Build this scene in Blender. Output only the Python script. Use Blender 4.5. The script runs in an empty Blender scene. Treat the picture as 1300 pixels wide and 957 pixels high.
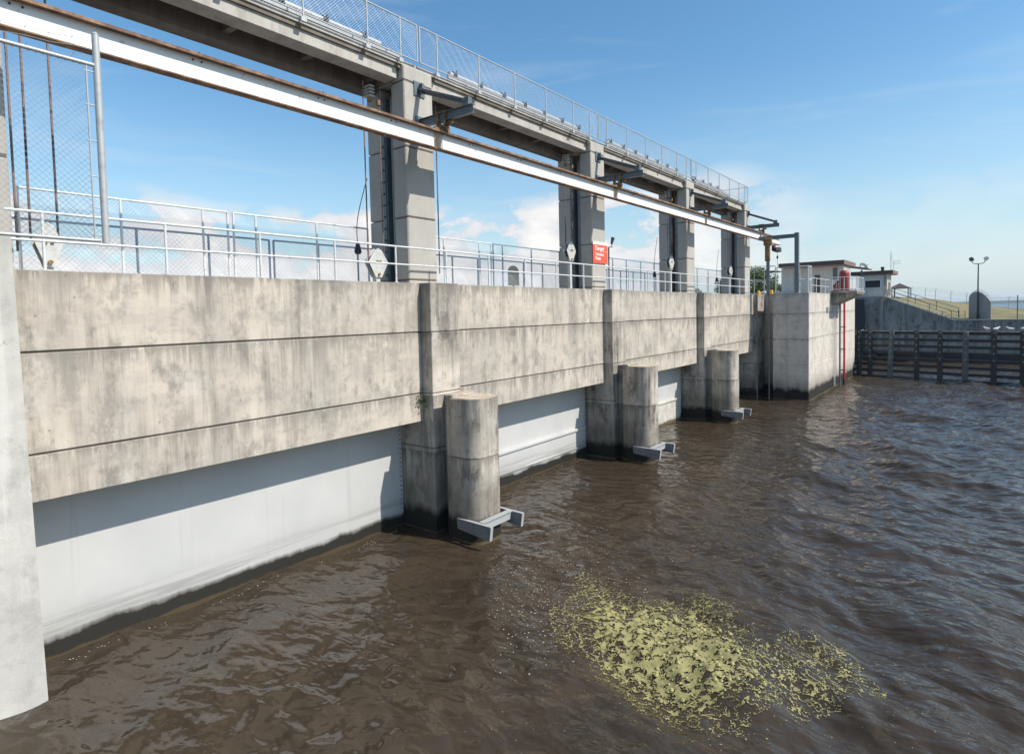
import bpy, bmesh, math, random
import numpy as np
from mathutils import Vector, Matrix, noise
random.seed(7)
rng = np.random.default_rng(7)
sc = bpy.context.scene
col = sc.collection
R = math.radians

# ------------------------------------------------------------------ camera
CF, PIT, YAW, ROLL = 768.2568, -0.0476, -0.6628, -0.0218
CX, CZ = 12.0174, 5.9332
cy, sy = math.cos(YAW), math.sin(YAW)
fw = Vector((sy, cy, 0)); rt = Vector((cy, -sy, 0)); up = Vector((0, 0, 1))
cp, sp = math.cos(PIT), math.sin(PIT)
F = fw*cp + up*sp; U = up*cp - fw*sp
cr, sr = math.cos(ROLL), math.sin(ROLL)
RX = rt*cr + U*sr; UY = U*cr - rt*sr
cam_d = bpy.data.cameras.new("camera"); cam = bpy.data.objects.new("camera", cam_d); col.objects.link(cam)
M = Matrix((RX, UY, -F)).transposed().to_4x4(); M.translation = Vector((CX, 0, CZ))
cam.matrix_world = M
cam_d.sensor_width = 36; cam_d.lens = 36*CF/1300; cam_d.shift_y = -44.5/1300
cam_d.clip_start = .05; cam_d.clip_end = 9000
sc.camera = cam

# ------------------------------------------------------------------ materials
def ng(name):
    m = bpy.data.materials.new(name); m.use_nodes = True
    nt = m.node_tree; return m, nt, nt.nodes, nt.links, nt.nodes['Principled BSDF']
def nn(nt, t, **k):
    n = nt.nodes.new(t)
    for a, b in k.items(): setattr(n, a, b)
    return n
def wpos(nt, scale=(1, 1, 1), warp=0):
    g = nt.nodes.new('ShaderNodeNewGeometry'); mp = nt.nodes.new('ShaderNodeMapping')
    mp.inputs['Scale'].default_value = scale
    nt.links.new(g.outputs['Position'], mp.inputs['Vector']); return mp.outputs['Vector']
def noisen(nt, vec, scale, detail=5, rough=.55, dist=0):
    n = nt.nodes.new('ShaderNodeTexNoise'); n.inputs['Scale'].default_value = scale
    n.inputs['Detail'].default_value = detail; n.inputs['Roughness'].default_value = rough
    n.inputs['Distortion'].default_value = dist
    nt.links.new(vec, n.inputs['Vector']); return n.outputs['Fac']
def ramp(nt, fac, stops):
    r = nt.nodes.new('ShaderNodeValToRGB'); el = r.color_ramp.elements
    while len(el) < len(stops): el.new(.5)
    for e, (p, c) in zip(el, stops):
        e.position = p; e.color = (c, c, c, 1) if isinstance(c, (int, float)) else (*c, 1)
    nt.links.new(fac, r.inputs['Fac']); return r.outputs['Color']
def mix(nt, fac, a, b, mode='MIX'):
    m = nt.nodes.new('ShaderNodeMix'); m.data_type = 'RGBA'; m.blend_type = mode
    for s, v in (('Factor', fac), ('A', a), ('B', b)):
        i = [x for x in m.inputs if x.name == s and (x.type == 'RGBA' or s == 'Factor')][0]
        if isinstance(v, (int, float)): i.default_value = v
        elif isinstance(v, tuple): i.default_value = (*v, 1)
        else: nt.links.new(v, i)
    return [o for o in m.outputs if o.type == 'RGBA'][0]
def math_(nt, op, a, b=0., clamp=False):
    m = nt.nodes.new('ShaderNodeMath'); m.operation = op; m.use_clamp = clamp
    for i, v in enumerate((a, b)):
        if isinstance(v, (int, float)): m.inputs[i].default_value = v
        else: nt.links.new(v, m.inputs[i])
    return m.outputs[0]
def zband(nt, z0, z1, wob=.25, scale=1.5):
    """mask 1 below z0 -> 0 above z1, edge broken by noise (world height)"""
    g = nt.nodes.new('ShaderNodeNewGeometry'); s = nt.nodes.new('ShaderNodeSeparateXYZ')
    nt.links.new(g.outputs['Position'], s.inputs[0])
    n = noisen(nt, wpos(nt, (1, 1, .35)), scale, 7, .65)
    n = math_(nt, 'MULTIPLY', math_(nt, 'SUBTRACT', n, .5), wob*2)
    z = math_(nt, 'ADD', s.outputs['Z'], n)
    mr = nt.nodes.new('ShaderNodeMapRange'); nt.links.new(z, mr.inputs[0])
    mr.inputs[1].default_value = z0; mr.inputs[2].default_value = z1
    mr.inputs[3].default_value = 1; mr.inputs[4].default_value = 0
    return mr.outputs[0]
def bump(nt, bsdf, h, strength, dist=.02):
    b = nt.nodes.new('ShaderNodeBump'); b.inputs['Strength'].default_value = strength
    b.inputs['Distance'].default_value = dist
    nt.links.new(h, b.inputs['Height']); nt.links.new(b.outputs[0], bsdf.inputs['Normal'])

def concrete(name, light=(.50, .455, .395), mid=(.36, .325, .28), dark=(.12, .108, .095), streak=.7, grime=0.5, band=None, blot=.6, rust=0.0, joints=()):
    m, nt, N, L, B = ng(name)
    v0 = wpos(nt)
    big = noisen(nt, v0, .55, 6, .6)
    c = mix(nt, ramp(nt, big, [(.40, 0.), (.60, blot)]), light, mid)
    sm = noisen(nt, wpos(nt, (1.5, 1.5, .8)), 1.1, 9, .72)
    c = mix(nt, math_(nt, 'MULTIPLY', ramp(nt, sm, [(.53, 0.), (.63, 1.)]), min(1., .95*streak)), c, tuple(x*1.35 for x in dark))
    med = noisen(nt, v0, 3.0, 8, .7)
    c = mix(nt, ramp(nt, med, [(.5, 0.), (.75, .45)]), c, mid)
    # vertical rain streaks, narrow in plan and long in height
    s1 = noisen(nt, wpos(nt, (3.4, 3.4, .22)), 1.0, 9, .68)
    s2 = noisen(nt, wpos(nt, (.45, .45, .35)), 1.3, 4, .6)
    s3 = noisen(nt, wpos(nt, (11, 11, .5)), 1.0, 6, .6)
    gate_ = ramp(nt, s2, [(.43, 0.), (.57, 1.)])
    st = math_(nt, 'MULTIPLY', ramp(nt, s1, [(.45, 0.), (.66, 1.)]), gate_)
    st = math_(nt, 'MULTIPLY', st, streak)
    c = mix(nt, st, c, dark)
    c = mix(nt, math_(nt, 'MULTIPLY', ramp(nt, s3, [(.52, 0.), (.75, 1.)]), .30*streak + .05), c, dark)
    if joints:
        g = nt.nodes.new('ShaderNodeNewGeometry'); sp0 = nt.nodes.new('ShaderNodeSeparateXYZ'); nt.links.new(g.outputs['Position'], sp0.inputs[0])
        s6 = noisen(nt, wpos(nt, (2.6, 2.6, .05)), 1.9, 8, .7)
        for jz, ln in joints:
            d = math_(nt, 'SUBTRACT', jz, sp0.outputs['Z'])
            on = math_(nt, 'GREATER_THAN', d, 0.)
            # each run has its own length taken from the plan-only noise
            reach = math_(nt, 'MULTIPLY', ramp(nt, s6, [(.42, 0.), (.70, 1.)]), ln)
            f = math_(nt, 'SUBTRACT', 1., math_(nt, 'DIVIDE', d, math_(nt, 'ADD', reach, .02)), True)
            c = mix(nt, math_(nt, 'MULTIPLY', math_(nt, 'MULTIPLY', f, on), .62), c, tuple(x*1.2 for x in dark))
        lift = noisen(nt, wpos(nt, (.25, .25, 2.6)), 1.0, 6, .65)
        c = mix(nt, ramp(nt, lift, [(.48, 0.), (.62, .38)]), c, mid)
        bl = noisen(nt, wpos(nt, (1, 1, 1), 0), 1.7, 10, .75)
        c = mix(nt, ramp(nt, bl, [(.50, 0.), (.60, .5)]), c, tuple(x*.70 for x in mid))
        pa = noisen(nt, wpos(nt, (1.2, 1.2, .7)), 1.3, 9, .7)
        c = mix(nt, ramp(nt, pa, [(.55, 0.), (.66, .55)]), c, (.60, .56, .50))
    # pale lime runs
    s4 = noisen(nt, wpos(nt, (2.1, 2.1, .12)), 1.7, 5, .6)
    c = mix(nt, ramp(nt, s4, [(.58, 0.), (.72, .5)]), c, tuple(min(.8, x*1.14) for x in light))
    if rust:
        s5 = noisen(nt, wpos(nt, (2.6, 2.6, .2)), 1.2, 5, .6)
        c = mix(nt, math_(nt, 'MULTIPLY', ramp(nt, s5, [(.62, 0.), (.75, 1.)]), rust), c, (.34, .19, .09))
    sp_ = noisen(nt, v0, 45, 3, .6)
    c = mix(nt, ramp(nt, sp_, [(.3, .25), (.5, 0.)]), c, mid)
    pit = noisen(nt, v0, 9, 2, .5)
    c = mix(nt, ramp(nt, pit, [(.70, 0.), (.76, .55)]), c, dark)
    if grime:
        c = mix(nt, math_(nt, 'MULTIPLY', zband(nt, grime, grime + .9, .5, .9), .55), c, (.09, .078, .06))
        c = mix(nt, zband(nt, band or grime*.42, (band or grime*.42) + .25, .42, 1.6), c, (.022, .02, .015))
        c = mix(nt, zband(nt, .03, .07, .07, 2.), c, (.10, .078, .042))
    L.new(c, B.inputs['Base Color']); B.inputs['Roughness'].default_value = .88
    B.inputs['Specular IOR Level'].default_value = .3
    h = math_(nt, 'ADD', math_(nt, 'MULTIPLY', med, .6), math_(nt, 'MULTIPLY', sp_, .5))
    bump(nt, B, h, .35, .02)
    return m
def simple(name, c, rough=.5, metal=0., var=.25, scale=6., c2=None, thr=(.5, .7), bmp=.1, spec=.5):
    m, nt, N, L, B = ng(name)
    v = wpos(nt); n1 = noisen(nt, v, scale, 7, .65)
    c2 = c2 or tuple(x*(1-var) for x in c)
    cc = mix(nt, ramp(nt, n1, [(thr[0], 0.), (thr[1], 1.)]), c, c2)
    L.new(cc, B.inputs['Base Color'])
    rr = math_(nt, 'ADD', rough-.08, math_(nt, 'MULTIPLY', n1, .16)); L.new(rr, B.inputs['Roughness'])
    B.inputs['Metallic'].default_value = metal; B.inputs['Specular IOR Level'].default_value = spec
    if bmp: bump(nt, B, n1, bmp, .01)
    return m

MT = {}
MT['wall'] = concrete('weathered_concrete', light=(.585, .51, .42), mid=(.375, .34, .295), dark=(.10, .09, .08), streak=.62, grime=0, rust=.35, joints=((6.79, 1.1), (5.47, 1.2), (3.82, .8)))
MT['pier'] = concrete('stained_pier_concrete', light=(.60, .53, .45), mid=(.34, .305, .26), dark=(.065, .057, .05), streak=.9, grime=1.15, blot=.8, rust=.3, joints=((6.79, 1.3), (5.47, 1.4), (3.76, 1.9), (2.21, 1.6)))
MT['column'] = concrete('column_concrete', light=(.46, .43, .38), mid=(.38, .355, .315), streak=.14, grime=0, blot=.5)
MT['girder'] = concrete('girder_concrete', light=(.50, .47, .42), mid=(.36, .33, .29), dark=(.15, .11, .08), streak=.35, grime=0, blot=.4)
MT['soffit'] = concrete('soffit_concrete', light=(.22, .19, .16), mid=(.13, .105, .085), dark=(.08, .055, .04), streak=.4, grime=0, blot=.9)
MT['lock'] = concrete('lock_concrete', light=(.64, .575, .50), mid=(.50, .45, .39), streak=.2, grime=.8, band=.60, blot=.6, rust=.15, joints=((6.82, .8), (5.52, .5), (3.91, .4)))
MT['farwall'] = concrete('dark_lock_wall_concrete', light=(.36, .34, .31), mid=(.25, .235, .215), dark=(.06, .055, .05), streak=.8, grime=.6, blot=.9)
MT['abut'] = concrete('pale_abutment_concrete', light=(.62, .595, .54), mid=(.46, .44, .40), dark=(.28, .27, .25), streak=.3, grime=0, blot=.9, joints=((7.28, 1.5),))
MT['deck'] = concrete('deck_concrete', light=(.42, .39, .34), mid=(.33, .3, .26), streak=0, grime=0)
MT['orange_top'] = simple('rust_stained_concrete_top', (.42, .30, .18), .9, 0, c2=(.50, .45, .38), scale=4, thr=(.4, .6))
MT['galv'] = simple('galvanised_steel', (.45, .455, .45), .5, .2, var=.25, scale=9)
MT['galvwhite'] = simple('white_painted_rail', (.66, .665, .65), .45, 0, var=.3, scale=9)
MT['wire'] = simple('chain_link_wire', (.62, .66, .70), .5, .1, var=.15, scale=9, bmp=0)
MT['wiredark'] = simple('weathered_chain_link_wire', (.22, .24, .26), .5, .2, var=.2, scale=9, bmp=0)
MT['bluefence'] = simple('blue_grey_fence_pipe', (.26, .33, .40), .5, .15, var=.2)
MT['steel'] = simple('grey_painted_steel', (.13, .155, .175), .45, .1, c2=(.09, .105, .12), scale=5)
MT['steelblue'] = simple('blue_grey_steel_guide', (.15, .175, .19), .45, .1, c2=(.09, .105, .115), scale=5)
MT['channel'] = simple('shade_toned_channel_steel', (.17, .175, .18), .6, .0, c2=(.12, .12, .125), scale=6)  # darker than the galvanised flanges, imitating shade on the bracket side faces
MT['black'] = simple('black_metal', (.025, .025, .027), .5, 0)
MT['rust'] = simple('rusty_iron', (.17, .09, .04), .85, 0, c2=(.34, .22, .09), scale=7, thr=(.45, .62), bmp=.3)
MT['rope'] = simple('greased_wire_rope', (.24, .15, .12), .6, .2, c2=(.03, .028, .03), scale=1.1, thr=(.5, .56))
MT['plate'] = simple('pale_painted_plate', (.52, .52, .49), .5, 0, c2=(.38, .37, .34), scale=6)
MT['red'] = simple('red_paint', (.27, .032, .027), .5, 0, c2=(.22, .04, .035), scale=3)
MT['redpipe'] = simple('red_pipe_paint', (.5, .02, .03), .4, 0)
MT['orange'] = simple('orange_red_sign_paint', (.72, .10, .045), .5, 0, var=.06, scale=3, bmp=0)
MT['white'] = simple('white_paint', (.8, .8, .78), .5, 0, var=.06, scale=4, bmp=0)
MT['housewall'] = simple('cream_ribbed_siding', (.66, .63, .57), .7, 0, c2=(.6, .57, .5), scale=2.5)
MT['fascia'] = simple('brown_fascia', (.085, .055, .045), .6, 0, c2=(.06, .04, .035))
MT['fascialit'] = simple('sunlit_brown_fascia', (.20, .125, .10), .7, 0)  # paler copy of the fascia brown, with sunlight put into the colour
MT['soffitw'] = simple('pale_soffit', (.35, .31, .27), .8, 0)
MT['glass'] = simple('dark_window_glass', (.02, .028, .035), .08, 0, bmp=0, spec=.8)
MT['door'] = simple('brown_door', (.14, .085, .07), .6, 0)
MT['timber'] = simple('tarred_timber', (.022, .024, .028), .6, 0, c2=(.05, .05, .052), scale=4, thr=(.5, .8), bmp=.4)
MT['timbergrey'] = simple('weathered_grey_pile', (.10, .11, .115), .6, 0, c2=(.05, .055, .06), scale=3, bmp=.3)  # paler grey timber of a few individual piles
MT['yellow'] = simple('yellow_paint', (.75, .42, .03), .5, 0)
MT['olive'] = simple('olive_board', (.30, .28, .15), .7, 0)
MT['cloudy'] = simple('white_gull', (.75, .75, .73), .7, 0, bmp=0)
MT['fan'] = simple('grey_mesh_guard', (.30, .30, .305), .6, .1)

def mat_gate():
    m, nt, N, L, B = ng('pale_gate_paint')
    v = wpos(nt)
    c = mix(nt, ramp(nt, noisen(nt, v, .8, 5, .6), [(.35, 0.), (.7, 1.)]), (.545, .535, .515), (.49, .485, .475))
    s = noisen(nt, wpos(nt, (2.4, 2.4, .1)), 1.5, 7, .6)
    c = mix(nt, ramp(nt, s, [(.60, 0.), (.74, .35)]), c, (.30, .30, .30))
    hz = noisen(nt, wpos(nt, (.3, .3, 9)), 1.0, 5, .6)
    c = mix(nt, math_(nt, 'MULTIPLY', zband(nt, .55, .85, .06, .5), ramp(nt, hz, [(.42, 0.), (.6, .7)])), c, (.24, .235, .22))
    c = mix(nt, math_(nt, 'MULTIPLY', zband(nt, .75, 1.1, .3, 2.), .22), c, (.36, .35, .32))
    c = mix(nt, zband(nt, .28, .40, .22, 1.1), c, (.022, .019, .015))
    c = mix(nt, zband(nt, .03, .06, .08, 2.), c, (.07, .05, .025))
    L.new(c, B.inputs['Base Color']); B.inputs['Roughness'].default_value = .5
    bump(nt, B, noisen(nt, wpos(nt, (.5, .5, .5)), 1.2, 3), .15, .03)
    return m
MT['gate'] = mat_gate()
def mat_gate_rusty():
    m, nt, N, L, B = ng('rust_spotted_gate_paint')
    v = wpos(nt)
    c = mix(nt, ramp(nt, noisen(nt, v, 2.2, 8, .7), [(.35, 0.), (.6, 1.)]), (.64, .62, .58), (.48, .44, .38))
    c = mix(nt, ramp(nt, noisen(nt, wpos(nt, (3, 3, 1.2)), 1.6, 8, .7), [(.56, 0.), (.68, .75)]), c, (.32, .17, .08))
    c = mix(nt, zband(nt, .1, .22, .14, 1.6), c, (.12, .09, .05))
    L.new(c, B.inputs['Base Color']); B.inputs['Roughness'].default_value = .6
    return m
MT['gaterust'] = mat_gate_rusty()
def mat_beam():
    m, nt, N, L, B = ng('white_runway_beam_paint')
    v = wpos(nt)
    c = mix(nt, ramp(nt, noisen(nt, v, 1.5, 5, .6), [(.3, 0.), (.7, .4)]), (.80, .80, .78), (.70, .68, .64))
    c = mix(nt, ramp(nt, noisen(nt, wpos(nt, (4, 4, 2)), 2, 7, .7), [(.60, 0.), (.68, .7)]), c, (.42, .27, .15))
    L.new(c, B.inputs['Base Color']); B.inputs['Roughness'].default_value = .5
    return m
MT['beam'] = mat_beam()
MT['flange'] = simple('rusting_flange', (.15, .085, .055), .8, 0, c2=(.36, .22, .13), scale=3.5, thr=(.42, .62), bmp=.2)

def mat_water(near=True):
    m, nt, N, L, B = ng('murky_brown_water' if near else 'lake_water')
    v = wpos(nt)
    if near:
        c = mix(nt, ramp(nt, noisen(nt, v, .35, 5, .6, 1.2), [(.35, 0.), (.7, 1.)]), (.055, .040, .026), (.037, .028, .019))
        L.new(c, B.inputs['Base Color'])
    else:
        B.inputs['Base Color'].default_value = (.05, .07, .09, 1)
    B.inputs['Roughness'].default_value = .065 if near else .3
    B.inputs['IOR'].default_value = 1.33
    B.inputs['Specular IOR Level'].default_value = .54 if near else .5
    mp = nt.nodes.new('ShaderNodeMapping'); g = nt.nodes.new('ShaderNodeNewGeometry')
    L.new(g.outputs['Position'], mp.inputs['Vector']); mp.inputs['Rotation'].default_value = (0, 0, R(46))
    mp.inputs['Scale'].default_value = (1.0, 1.7, 1)
    a = noisen(nt, mp.outputs['Vector'], 1.45 if near else .3, 2, .42, .35)
    b = noisen(nt, mp.outputs['Vector'], 5.0, 2, .5, .4)
    pt = ramp(nt, noisen(nt, v, .22, 4, .55, .6), [(.40, .12), (.62, 1.)])
    h = math_(nt, 'ADD', a, math_(nt, 'MULTIPLY', math_(nt, 'MULTIPLY', b, .22), pt))
    bump(nt, B, h, 1.0, .15)
    return m
MT['water'] = mat_water(); MT['lake'] = mat_water(False)
def mat_grass():
    m, nt, N, L, B = ng('dry_grass')
    v = wpos(nt)
    c = mix(nt, ramp(nt, noisen(nt, v, .35, 6, .65), [(.38, 0.), (.6, 1.)]), (.27, .21, .105), (.14, .145, .065))
    c = mix(nt, ramp(nt, noisen(nt, v, 4, 6, .7), [(.4, 0.), (.7, .5)]), c, (.20, .16, .08))
    L.new(c, B.inputs['Base Color']); B.inputs['Roughness'].default_value = .95
    bump(nt, B, noisen(nt, v, 12, 5, .7), .6, .1); return m
MT['grass'] = mat_grass()
MT['hill'] = simple('wooded_far_shore', (.045, .065, .04), .95, 0, c2=(.03, .045, .03), scale=.02, bmp=0)
MT['leaf'] = simple('green_leaves', (.075, .12, .035), .7, 0, c2=(.045, .075, .02), scale=1.3, bmp=0)
MT['bark'] = simple('bark', (.10, .075, .05), .9, 0)
MT['algae'] = simple('yellow_green_algae', (.35, .31, .125), .6, 0, c2=(.16, .15, .055), scale=5, thr=(.44, .66), bmp=.5)
MT['foamwhite'] = simple('pale_foam', (.55, .52, .44), .8, 0, bmp=0)

# ------------------------------------------------------------------ mesh building
class MB:
    def __init__(s): s.v = []; s.f = []; s.mi = []; s.sm = []; s.cur = 0
    def add(s, vs, fs, smooth=False):
        o = len(s.v); s.v += [tuple(x) for x in vs]
        for f in fs: s.f.append(tuple(i+o for i in f)); s.mi.append(s.cur); s.sm.append(smooth)
        return s
    def box(s, x0, x1, y0, y1, z0, z1):
        return s.add([(x, y, z) for z in (z0, z1) for y in (y0, y1) for x in (x0, x1)],
                     [(0, 2, 3, 1), (4, 5, 7, 6), (0, 1, 5, 4), (2, 6, 7, 3), (0, 4, 6, 2), (1, 3, 7, 5)])
    def tube(s, p, q, r, n=8, r2=None, caps=True, smooth=True):
        p, q = Vector(p), Vector(q); d = (q-p).normalized(); r2 = r if r2 is None else r2
        a = d.orthogonal().normalized(); b = d.cross(a)
        vs = [p + (a*math.cos(t)+b*math.sin(t))*r for t in [2*math.pi*i/n for i in range(n)]]
        vs += [q + (a*math.cos(t)+b*math.sin(t))*r2 for t in [2*math.pi*i/n for i in range(n)]]
        fs = [(i, (i+1) % n, n+(i+1) % n, n+i) for i in range(n)]
        s.add(vs, fs, smooth and n > 4)
        if caps: s.add(vs, [tuple(range(n))[::-1], tuple(range(n, 2*n))])
        return s
    def path(s, pts, r, n=6):
        for a, b in zip(pts[:-1], pts[1:]): s.tube(a, b, r, n)
        return s
    def bar(s, p, q, w, h, upv=(0, 0, 1)):
        p, q = Vector(p), Vector(q); d = (q-p).normalized(); u = Vector(upv)
        sd = d.cross(u).normalized(); u = sd.cross(d).normalized()
        vs = []
        for e in (p, q):
            for a, b in ((-1, -1), (1, -1), (1, 1), (-1, 1)): vs.append(e+sd*(a*w/2)+u*(b*h/2))
        return s.add(vs, [(3, 2, 1, 0), (4, 5, 6, 7), (0, 1, 5, 4), (1, 2, 6, 5), (2, 3, 7, 6), (3, 0, 4, 7)])
    def prism(s, poly, z0, z1, axis='z', smooth=False):
        """poly of 2-tuples; axis z:(x,y) x:(y,z) y:(x,z)"""
        def P(a, b, c): return {'z': (a, b, c), 'x': (c, a, b), 'y': (a, c, b)}[axis]
        n = len(poly); vs = [P(a, b, z0) for a, b in poly]+[P(a, b, z1) for a, b in poly]
        s.add(vs, [(i, (i+1) % n, n+(i+1) % n, n+i) for i in range(n)], smooth)
        s.add(vs, [tuple(range(n))[::-1], tuple(range(n, 2*n))]); return s
    def build(s, name, mats, parent=None, bevel=0, seg=1, loc=None, fix=True):
        me = bpy.data.meshes.new(name)
        o = bpy.data.objects.new(name, me); col.objects.link(o)
        base = Vector((0, 0, 0))
        if parent is not None:
            o.parent = parent; r = parent
            while r.parent is not None: r = r.parent
            base = Vector(r.location)
        elif loc is not None: base = Vector(loc); o.location = base
        v = np.array(s.v, dtype=float) - np.array(base)
        me.from_pydata(v.tolist(), [], s.f)
        for m in (mats if isinstance(mats, (list, tuple)) else [mats]): me.materials.append(MT[m])
        me.polygons.foreach_set('material_index', s.mi); me.polygons.foreach_set('use_smooth', s.sm)
        if fix:
            bm = bmesh.new(); bm.from_mesh(me); bmesh.ops.recalc_face_normals(bm, faces=bm.faces); bm.to_mesh(me); bm.free()
        me.update()
        if bevel:
            b = o.modifiers.new('bevel', 'BEVEL'); b.width = bevel; b.segments = seg; b.limit_method = 'ANGLE'; b.angle_limit = R(40)
        return o
def tag(o, label=None, cat=None, group=None, kind=None):
    if label: o['label'] = label
    if cat: o['category'] = cat
    if group: o['group'] = group
    if kind: o['kind'] = kind
    return o
def empty(name, loc, label, cat, group=None):
    o = bpy.data.objects.new(name, None); col.objects.link(o); o.location = loc; o.empty_display_size = .3
    return tag(o, label, cat, group)
def copy_tree(o, parent=None):
    c = o.copy(); col.objects.link(c); c.parent = parent
    for ch in list(kids.get(o.name, [])): copy_tree(ch, c)
    return c
kids = {}
def rekids():
    kids.clear()
    for ob in col.objects:
        if ob.parent: kids.setdefault(ob.parent.name, []).append(ob)

ZT, ZB = 6.79, 3.05          # wall top, wall bottom
YP = [1.406+10*k for k in range(5)]   # near (dark) faces of piers 0..4
PW = 1.10                    # pier thickness
XP = .389                    # pier front face
ORD = ['nearest', 'second nearest', 'third', 'farthest']

# ------------------------------------------------------------------ sky / world
w = bpy.data.worlds.new("World"); sc.world = w; w.use_nodes = True
nt = w.node_tree; bg = nt.nodes['Background']
SUN = Vector((1.0, .30, 1.08)).normalized()
el = math.asin(SUN.z); az = math.atan2(SUN.x, SUN.y)
sky = nt.nodes.new('ShaderNodeTexSky'); sky.sky_type = 'NISHITA'; sky.sun_disc = False
sky.sun_elevation = el; sky.sun_rotation = az; sky.air_density = 1.0; sky.dust_density = .6; sky.ozone_density = 1.6
tc = nt.nodes.new('ShaderNodeTexCoord'); sep = nt.nodes.new('ShaderNodeSeparateXYZ')
nt.links.new(tc.outputs['Generated'], sep.inputs[0])
# cumulus banks low on the horizon
mp = nt.nodes.new('ShaderNodeMapping'); mp.inputs['Scale'].default_value = (1, 1, 2.0); mp.inputs['Location'].default_value = (3.1, .7, 0)
nt.links.new(tc.outputs['Generated'], mp.inputs['Vector'])
n1 = noisen(nt, mp.outputs[0], 6.5, 11, .58)
zc = sep.outputs['Z']
# height at which the cloud tops stop varies with azimuth
n2 = noisen(nt, tc.outputs['Generated'], 2.6, 2, .5)
lim = math_(nt, 'ADD', math_(nt, 'MULTIPLY', n2, .13), .085)
fade = math_(nt, 'DIVIDE', zc, lim)                     # 0 at horizon, 1 at tops
thr = math_(nt, 'ADD', .305, math_(nt, 'MULTIPLY', fade, .145))
d_ = math_(nt, 'SUBTRACT', n1, thr)
cum = math_(nt, 'MULTIPLY', math_(nt, 'MULTIPLY', d_, 22., True), math_(nt, 'MULTIPLY', math_(nt, 'SUBTRACT', 1.25, fade), 5., True))
inner = math_(nt, 'MULTIPLY', d_, 7., True)
CLOUD_W = (8.2, 8.0, 7.8); CLOUD_S = (5.9, 6.1, 6.5)
ccol = mix(nt, inner, CLOUD_S, CLOUD_W)
shade = noisen(nt, mp.outputs[0], 14, 5, .6)
ccol = mix(nt, ramp(nt, shade, [(.35, .55), (.6, 0.)]), ccol, CLOUD_S)
# bases melt into horizon haze
hz = nt.nodes.new('ShaderNodeMapRange'); nt.links.new(zc, hz.inputs[0]); hz.inputs[1].default_value = .0; hz.inputs[2].default_value = .07
hz.inputs[3].default_value = .7; hz.inputs[4].default_value = 1.
cum = math_(nt, 'MULTIPLY', cum, hz.outputs[0])
# fewer clouds toward the +Y/+X side (right of the picture)
azm = nt.nodes.new('ShaderNodeMapRange'); nt.links.new(sep.outputs['X'], azm.inputs[0])
azm.inputs[1].default_value = -.40; azm.inputs[2].default_value = -.18; azm.inputs[3].default_value = 1.; azm.inputs[4].default_value = .13
cum = math_(nt, 'MULTIPLY', cum, azm.outputs[0])
# thin cirrus streaks
mp2 = nt.nodes.new('ShaderNodeMapping'); mp2.inputs['Scale'].default_value = (1.2, 1.2, 7); mp2.inputs['Rotation'].default_value = (R(6), R(-10), R(20))
nt.links.new(tc.outputs['Generated'], mp2.inputs['Vector'])
n3 = noisen(nt, mp2.outputs[0], 1.7, 8, .6, .6)
cir = ramp(nt, n3, [(.50, 0.), (.80, .30)])
# horizon haze lightens low sky
hzf = nt.nodes.new('ShaderNodeMapRange'); nt.links.new(zc, hzf.inputs[0]); hzf.inputs[1].default_value = 0.; hzf.inputs[2].default_value = .36
hzf.inputs[3].default_value = .95; hzf.inputs[4].default_value = 0.
hs = nt.nodes.new('ShaderNodeHueSaturation'); hs.inputs['Saturation'].default_value = 1.22; hs.inputs['Value'].default_value = 1.46
nt.links.new(sky.outputs[0], hs.inputs['Color'])
hsv = mix(nt, 1.0, hs.outputs[0], (.95, 1.03, .95), 'MULTIPLY')
base = mix(nt, math_(nt, 'POWER', hzf.outputs[0], 1.7), hsv, (4.5, 5.4, 6.1))
base = mix(nt, cir, base, (6.5, 6.8, 7.1))
base = mix(nt, cum, base, ccol)
nt.links.new(base, bg.inputs['Color']); bg.inputs['Strength'].default_value = .10
sun_d = bpy.data.lights.new('sun', 'SUN'); sun_d.energy = 4.2; sun_d.angle = R(.53); sun_d.color = (1, .95, .87)
sun = bpy.data.objects.new('sun', sun_d); col.objects.link(sun); sun.location = (40, 10, 60)
sun.rotation_euler = SUN.to_track_quat('Z', 'Y').to_euler()
sc.view_settings.view_transform = 'Standard'; sc.view_settings.look = 'None'
sc.view_settings.exposure = .35; sc.view_settings.gamma = 1; sc.view_settings.use_curve_mapping = False

# ------------------------------------------------------------------ water
WV = []
r_ = random.Random(3)
for i in range(46):
    lam = .35*(1.085**i)*r_.uniform(.9, 1.1) if i < 30 else r_.uniform(1.2, 5)
    th = math.atan2(.72, .69) + r_.gauss(0, .42)
    k = 2*math.pi/lam
    WV.append((k*math.cos(th), k*math.sin(th), r_.uniform(0, 6.3), .0085*lam**.75))
def wave(x, y):
    h = np.zeros_like(x)
    for kx, ky, ph, a in WV: h += a*np.sin(kx*x+ky*y+ph + .5*np.sin(.31*x-.23*y+ph))
    calm = (.50 + .75*np.clip((x-3)/8, 0, 1))*(.8+.35*np.sin(.33*x+.21*y)*np.sin(.17*x-.29*y+1))
    return h*calm
def axis(segs):
    out = []
    for a, b, s_ in segs: out += list(np.arange(a, b, s_))
    return np.array(out+[segs[-1][1]])
xs = axis([(-40, -1.3, 3), (-1.3, 14.5, .085), (14.5, 24, .4), (24, 80, 2)])
ys = axis([(-60, 1, 2), (1, 30, .085), (30, 62, .2), (62, 76.6, .5)])
xs = xs[xs > -1.4]
X, Y = np.meshgrid(xs, ys); Z = wave(X, Y)
nx, ny = len(xs), len(ys)
vv = np.stack([X.ravel(), Y.ravel(), Z.ravel()], 1)
idx = np.arange(nx*ny).reshape(ny, nx)
ff = np.stack([idx[:-1, :-1].ravel(), idx[:-1, 1:].ravel(), idx[1:, 1:].ravel(), idx[1:, :-1].ravel()], 1)
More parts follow.
